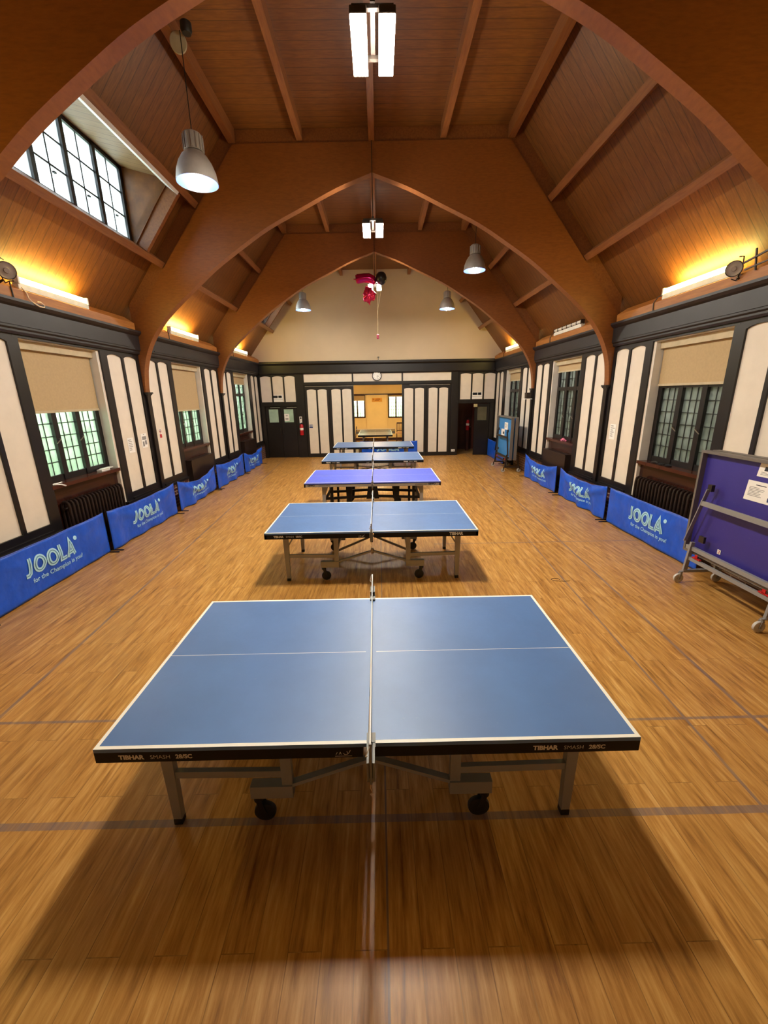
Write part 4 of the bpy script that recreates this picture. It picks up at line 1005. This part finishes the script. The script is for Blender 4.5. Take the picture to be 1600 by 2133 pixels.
far_sheet('wall_plaque', 'small tan lettered plaque on the orange annex chimney breast', 'sign', -.07, 2.19, .56, .20, [plain('tan_plaque', '#d59a3c', .7), MT['darkwood'], plain('plaque_letters', '#9a5c12', .7)], [(.08, .24, .2, .42, 2), (.34, .82, .18, .44, 2), (.28, .68, .58, .78, 2)], .0, 23.19)
t = thing('wall_clock', 'round white wall clock above the wide opening', 'clock', (-.04, YF-.03, 3.165))
MB().lathe([(0, -.02), (.165, -.02), (.175, -.04), (.185, -.03), (.185, 0), (0, 0)], (-.04, YF-.03, 3.165), 'y', 32).build('clock_case', MT['black'], t)
MB().lathe([(0, -.026), (.16, -.026), (.16, -.015), (0, -.015)], (-.04, YF-.03, 3.165), 'y', 32).build('clock_face', MT['clockface'], t)
m = MB()
for q in range(12): a = q*PI/6; m.bar((-.04+.12*math.sin(a), YF-.058, 3.165+.12*math.cos(a)), (-.04+.145*math.sin(a), YF-.058, 3.165+.145*math.cos(a)), .012, .003, (0, 1, 0))
m.build('hour_marks', MT['printdark'], t)
m = MB(); m.bar((-.04, YF-.062, 3.165), (-.04+.01, YF-.062, 3.165-.12), .008, .003, (0, 1, 0)); m.build('minute_hand', MT['printdark'], t)
m = MB(); m.bar((-.04, YF-.065, 3.165), (-.04+.08, YF-.065, 3.165-.02), .012, .003, (0, 1, 0)); m.build('hour_hand', MT['printdark'], t)
def extinguisher(x, y, z, label):
    t = thing('fire_extinguisher', label, 'extinguisher', (x, y, z), 'fire extinguishers')
    m = MB(); m.lathe([(0, 0), (.07, 0), (.075, .02), (.075, .36), (.06, .41), (.03, .44), (0, .44)], (x, y, z), 'z', 20); m.build('cylinder_body', MT['red'], t)
    m = MB(); m.lathe([(.0765, .2), (.0765, .29)], (x, y, z), 'z', 20); m.build('paper_label', MT['paper'], t)
    m = MB(); m.lathe([(0, .44), (.025, .44), (.025, .49), (0, .49)], (x, y, z), 'z', 12); m.bar((x, y, z+.49), (x+.09, y-.03, z+.51), .02, .012); m.bar((x, y, z+.46), (x+.09, y-.03, z+.45), .02, .01); m.build('valve_handle', MT['rubber'], t)
    m = MB(); m.tube([(x, y, z+.46), (x-.07, y-.04, z+.44), (x-.09, y-.03, z+.3), (x-.085, y-.02, z+.1)], .012, 8); m.build('hose', MT['rubber'], t)
extinguisher(-3.13, YF-.09+.05, .92, 'red fire extinguisher hanging beside the black far left doors')
far_sheet('extinguisher_notice', 'small white instruction card above the far left fire extinguisher', 'sign', -3.15, 1.52, .10, .26, PM, [(.2, .8, .1, .4, 2), (.2, .8, .55, .6, 1), (.2, .8, .7, .75, 1)], .037)
extinguisher(3.90, 18.3, .9, 'red fire extinguisher in the dark corridor behind the right doorway')
o = MB().box(3.84, 3.96, 18.26, 18.34, 0, .9).build('extinguisher_stand', MT['darkwood']); tag(o, 'dark narrow pedestal under the corridor fire extinguisher', 'stand')
# loudspeaker-like lamp on the far right post
t = thing('wall_speaker', 'small dark wall speaker on the far right arch post', 'speaker', (X(1, -.12), 12.85, 2.25))
m = MB(); m.prism([(12.78, 2.27), (12.92, 2.27), (12.95, 2.44), (12.75, 2.44)], 'x', X(1, -.24), X(1, -.105)); m.build('speaker_box', MT['steel_dark'], t, room=True)
m = MB(); m.box(X(1, -.28), X(1, -.08), 12.72, 12.98, 2.25, 2.265); m.build('speaker_shelf', MT['paper'], t, room=True)
m = MB(); m.box(X(1, -.11), X(1, -.05), 12.82, 12.88, 2.3, 2.5); m.build('speaker_bracket', MT['steel_dark'], t, room=True)
# stub on gable ledge
m = MB(); m.tube([(.03, YF-.06, 3.71), (.03, YF-.06, 3.83)], .012, 8); m.lathe([(0, 0), (.035, 0), (.04, .03), (.0, .05)], (.03, YF-.06, 3.83), 'z', 12)
tag(m.build('ledge_fitting', MT['greyd']), 'tiny grey fitting standing on the far cornice above the clock', 'fitting')
# floodlights
def flood(s, y, z, label, extra):
    k = .82 if extra else .9
    c = Vector((X(s, -.20), y, z)); t = thing('floodlight', label, 'light', (c.x, c.y, 3.83), 'round floodlights on the wall plate')
    ax = Vector((-s*.75, -.62, -.22)).normalized(); rot = Vector((0, 0, 1)).rotation_difference(ax).to_matrix()
    m = MB(); m.lathe([(0, -.14), (.05, -.13), (.085, -.06), (.105, -.01), (.112, .0), (.112, .02), (.10, .022)], n=24); m.xf(lambda p: rot @ (p*k)+c); m.build('lamp_housing', MT['steel_dark'], t)
    m = MB(); m.lathe([(0, .03), (.03, .03), (.035, .018), (.07, .012), (.10, .018)], n=24); m.xf(lambda p: rot @ (p*k)+c); m.build('lamp_lens', MT['lens'], t)
    m = MB(); m.tube([c+Vector((0, .02, -.11)), c+Vector((s*.07, .03, -.13)), c+Vector((s*.10, 0, 0)), c+Vector((s*.07, -.03, .13)), c+Vector((0, -.05, .12))], .008, 6)
    m.tube([c+Vector((s*.06, 0, -.1)), c+Vector((s*.12, 0, -.13))], .012, 6); m.build('lamp_yoke', MT['steel_dark'], t)
    if extra:
        m = MB(); m.bar(c+Vector((s*.04, -.08, .04)), c+Vector((s*.06, -.55, .12)), .018, .018); m.bar(c+Vector((s*.05, -.10, -.04)), c+Vector((s*.08, -.50, 0)), .014, .014)
        m.bar(c+Vector((s*.05, -.22, .16)), c+Vector((s*.07, -.24, -.08)), .016, .016); m.bar(c+Vector((s*.03, -.40, .30)), c+Vector((s*.08, -.46, .02)), .05, .03); m.bar(c+Vector((s*.08, -.46, .02)), c+Vector((s*.10, -.5, -.1)), .06, .05)
        m.build('mounting_frame', MT['steel_dark'], t)
        m = MB(); m.tube([c+Vector((s*.08, -.5, -.02)), c+Vector((s*.02, -.6, -.08)), c+Vector((s*0, -.72, -.06)), c+Vector((s*.03, -.8, .0)), c+Vector((s*.08, -.9, .02))], .008, 6); m.build('cable', MT['cord'], t)
    else:
        m = MB(); m.tube([c+Vector((0, 0, .115)), c+Vector((-.03, -.3, .22)), c+Vector((-.05, -.6, .26))], .005, 6); m.build('cable', MT['blackcord'], t)
flood(-1, 5.74, 3.98, 'round floodlight on the left wall plate at the left picture edge', False)
flood(1, 5.70, 3.885, 'round floodlight with metal bracket on the right wall plate', True)
m = MB(); pts = [(X(-1, -.12), 5.95, 3.86), (X(-1, -.13), 6.0, 3.80), (X(-1, -.14), 6.0, 3.74), (X(-1, -.16), 6.02, 3.70), (X(-1, -.19), 6.1, 3.655), (X(-1, -.19), 6.18, 3.66), (X(-1, -.185), 6.2, 3.69), (X(-1, -.185), 6.14, 3.715), (X(-1, -.185), 6.08, 3.71)]
m.tube(pts, .008, 6); tag(m.build('loose_cord', MT['cord'], room=True), 'loose cream cord curling off the left wall plate below the near strip light', 'cord')
# things on sills
m = MB(); m.tube([(X(-1, .04), 5.83, 1.245), (X(-1, -.01), 5.86, 1.245), (X(-1, -.05), 5.92, 1.235), (X(-1, -.06), 6.0, 1.2)], .01, 6); m.tube([(X(-1, .02), 5.84, 1.25), (X(-1, -.0), 5.95, 1.25), (X(-1, .03), 6.05, 1.245)], .008, 6)
tag(m.build('white_cord', MT['tape'], room=True), 'white cord lying over the left end of the near left window sill', 'cord')
m = MB(); m.box(X(-1, .04), X(-1, .13), 7.0, 7.22, 1.236, 1.262); m.box(X(-1, .03), X(-1, .12), 7.05, 7.3, 1.262, 1.272)
tag(m.build('paper_stack', MT['paper'], room=True), 'crumpled white papers on the near left window sill', 'papers')
for q, (yy, mt, nm) in enumerate(((6.86, 'rubber', 'black cable reel'), (7.05, 'steel_dark', 'dark plug adaptor'), (6.70, 'rubber', 'black tangled lead'))):
    m = MB(); m.lathe([(0, 0), (.05, 0), (.055, .015), (.03, .03), (0, .032)], (X(1, .06), yy, 1.236), 'z', 14); m.tube([(X(1, .06), yy+.05, 1.243), (X(1, .02), yy+.09, 1.243), (X(1, .05), yy+.12, 1.243)], .006, 6)
    tag(m.build('sill_clutter', MT[mt], room=True), nm+' on the near right window sill', 'clutter')
m = MB(); m.grid(lambda a, b: (X(1, .03+.09*b), 10.6+.22*a, 1.24+.05*math.sin(PI*a)*math.sin(PI*b)+.012*math.sin(9*a+7*b)), 12, 8)
tag(m.build('pink_cloth', MT['pink'], room=True), 'small pink cloth on the middle right window sill', 'cloth')
# chairs in the annex
def chair(x, y, rz, label):
    t = thing('wooden_chair', label, 'chair', (0, 0, 0), 'wooden chairs in the annex')
    MB().box(-.21, .21, -.2, .2, .43, .47).build('seat', MT['seat'], t, bevel=.01)
    for sx in (-1, 1):
        MB().bar((sx*.19, -.18, 0), (sx*.18, -.18, .43), .035, .035).build('leg', MT['darkwood'], t)
        m = MB(); m.bar((sx*.19, .21, 0), (sx*.19, .19, .45), .035, .035); m.bar((sx*.19, .19, .45), (sx*.19, .25, .98), .035, .03); m.build('leg', MT['darkwood'], t)
    m = MB(); m.bar((-.2, .25, .96), (.2, .25, .96), .03, .07); m.bar((-.19, .2, .55), (.19, .2, .55), .025, .04)
    for q in range(4): m.bar((-.12+.08*q, .2, .55), (-.12+.08*q, .245, .95), .02, .015)
    m.build('backrest', MT['darkwood'], t)
    t.location = (x, y, 0); t.rotation_euler.z = rz; return t
c1 = chair(1.16, 22.6, -.1, 'dark spindle-back chair right of the grey annex table')
dup(c1, (-1.33, 20.3, 0), 'dark spindle-back chair left of the grey annex table, partly behind the panel', -1.5)
# balloons
def balloon(fn_pts): pass
BY = 12.26
t = thing('foil_balloon', 'magenta foil number balloon floating sideways under the far arch', 'balloon', (-.3, BY, 5.43))
m = MB(); m.tube([(-.55, BY, 5.42), (-.54, BY, 5.42), (-.49, BY, 5.43), (-.33, BY, 5.45), (-.20, BY, 5.45), (-.10, BY, 5.41), (-.065, BY, 5.33), (-.07, BY, 5.29)], [.02, .10, .118, .115, .118, .11, .08, .02], 14); m.build('balloon_body', MT['pinkfoil'], t)
m = MB(); m.tube([(-.545, BY, 5.42), (-.61, BY, 5.43)], [.02, .005], 8); m.build('balloon_tail', MT['pinkfoil'], t)
BX, BB, BZ = .135, 12.22, 5.43
t = thing('latex_balloon', 'round black balloon beside the far twin light', 'balloon', (BX, BB, BZ))
m = MB(); m.lathe([(0, -.18), (.015, -.165), (.08, -.14), (.13, -.07), (.15, .01), (.13, .09), (.08, .14), (0, .16)], (BX, BB, BZ), 'z', 24); m.build('balloon_body', MT['blackfoil'], t)
m = MB(); m.lathe([(.0, -.175), (.02, -.20), (0, -.18)], (BX, BB, BZ), 'z', 10); m.build('balloon_knot', MT['blackfoil'], t)
t = thing('foil_balloon', 'crinkled pinkish red foil balloon below the magenta one', 'balloon', (-.19, BY, 5.06))
m = MB()
def star(a, b):
    th = 2*PI*a; ph = PI*b; rr = .17*(1+.10*math.cos(3*th+.6)+.07*math.sin(7*th)+.04*math.sin(13*th))*math.sin(ph)
    return (-.20+rr*math.cos(th), BY+.09*math.cos(ph)+.012*math.sin(9*th)*math.sin(ph), 5.04+1.15*rr*math.sin(th))
m.grid(star, 60, 12); m.build('balloon_body', MT['redfoil'], t)
m = MB(); m.tube([(-.20, BY, 4.86), (-.18, BY, 4.79)], [.03, .006], 8); m.build('balloon_tail', MT['redfoil'], t)
t = thing('balloon_weight', 'small pink weight hanging on cream ribbons from the balloons', 'weight', (.02, 12.06, 3.97))
m = MB(); m.lathe([(0, -.05), (.03, -.035), (.042, 0), (.025, .025), (.042, .05), (.025, .075), (0, .085)], (.02, 12.06, 3.95), 'z', 14); m.build('weight_body', MT['pink'], t)
for q, (xa, za) in enumerate(((.13, 5.22), (.0, 5.26))):
    m = MB(); m.tube([(.02, 12.06, 4.03), (.02+.01*math.sin(2+q), 12.06, 4.3), (.02+.012*q, 12.06, 4.6), ((xa+.04)/2+.01, 12.06, 4.95), (xa, 12.06, za)], .006, 5); m.build('ribbon', MT['ribbon'], t)
# loose wire loop on the floor and cable on the middle arch
m = MB(); m.tube([(2.30+.10*math.cos(a/8*PI*1.7)+.02*a, 5.03+.05*math.sin(a/8*PI*1.7), .004) for a in range(9)], .003, 6)
tag(m.build('wire_loop', MT['steel_dark']), 'thin dark wire loop lying on the floor right of the second table', 'wire')
for o in scn.objects:
    if '_o' in o: del o['_o']
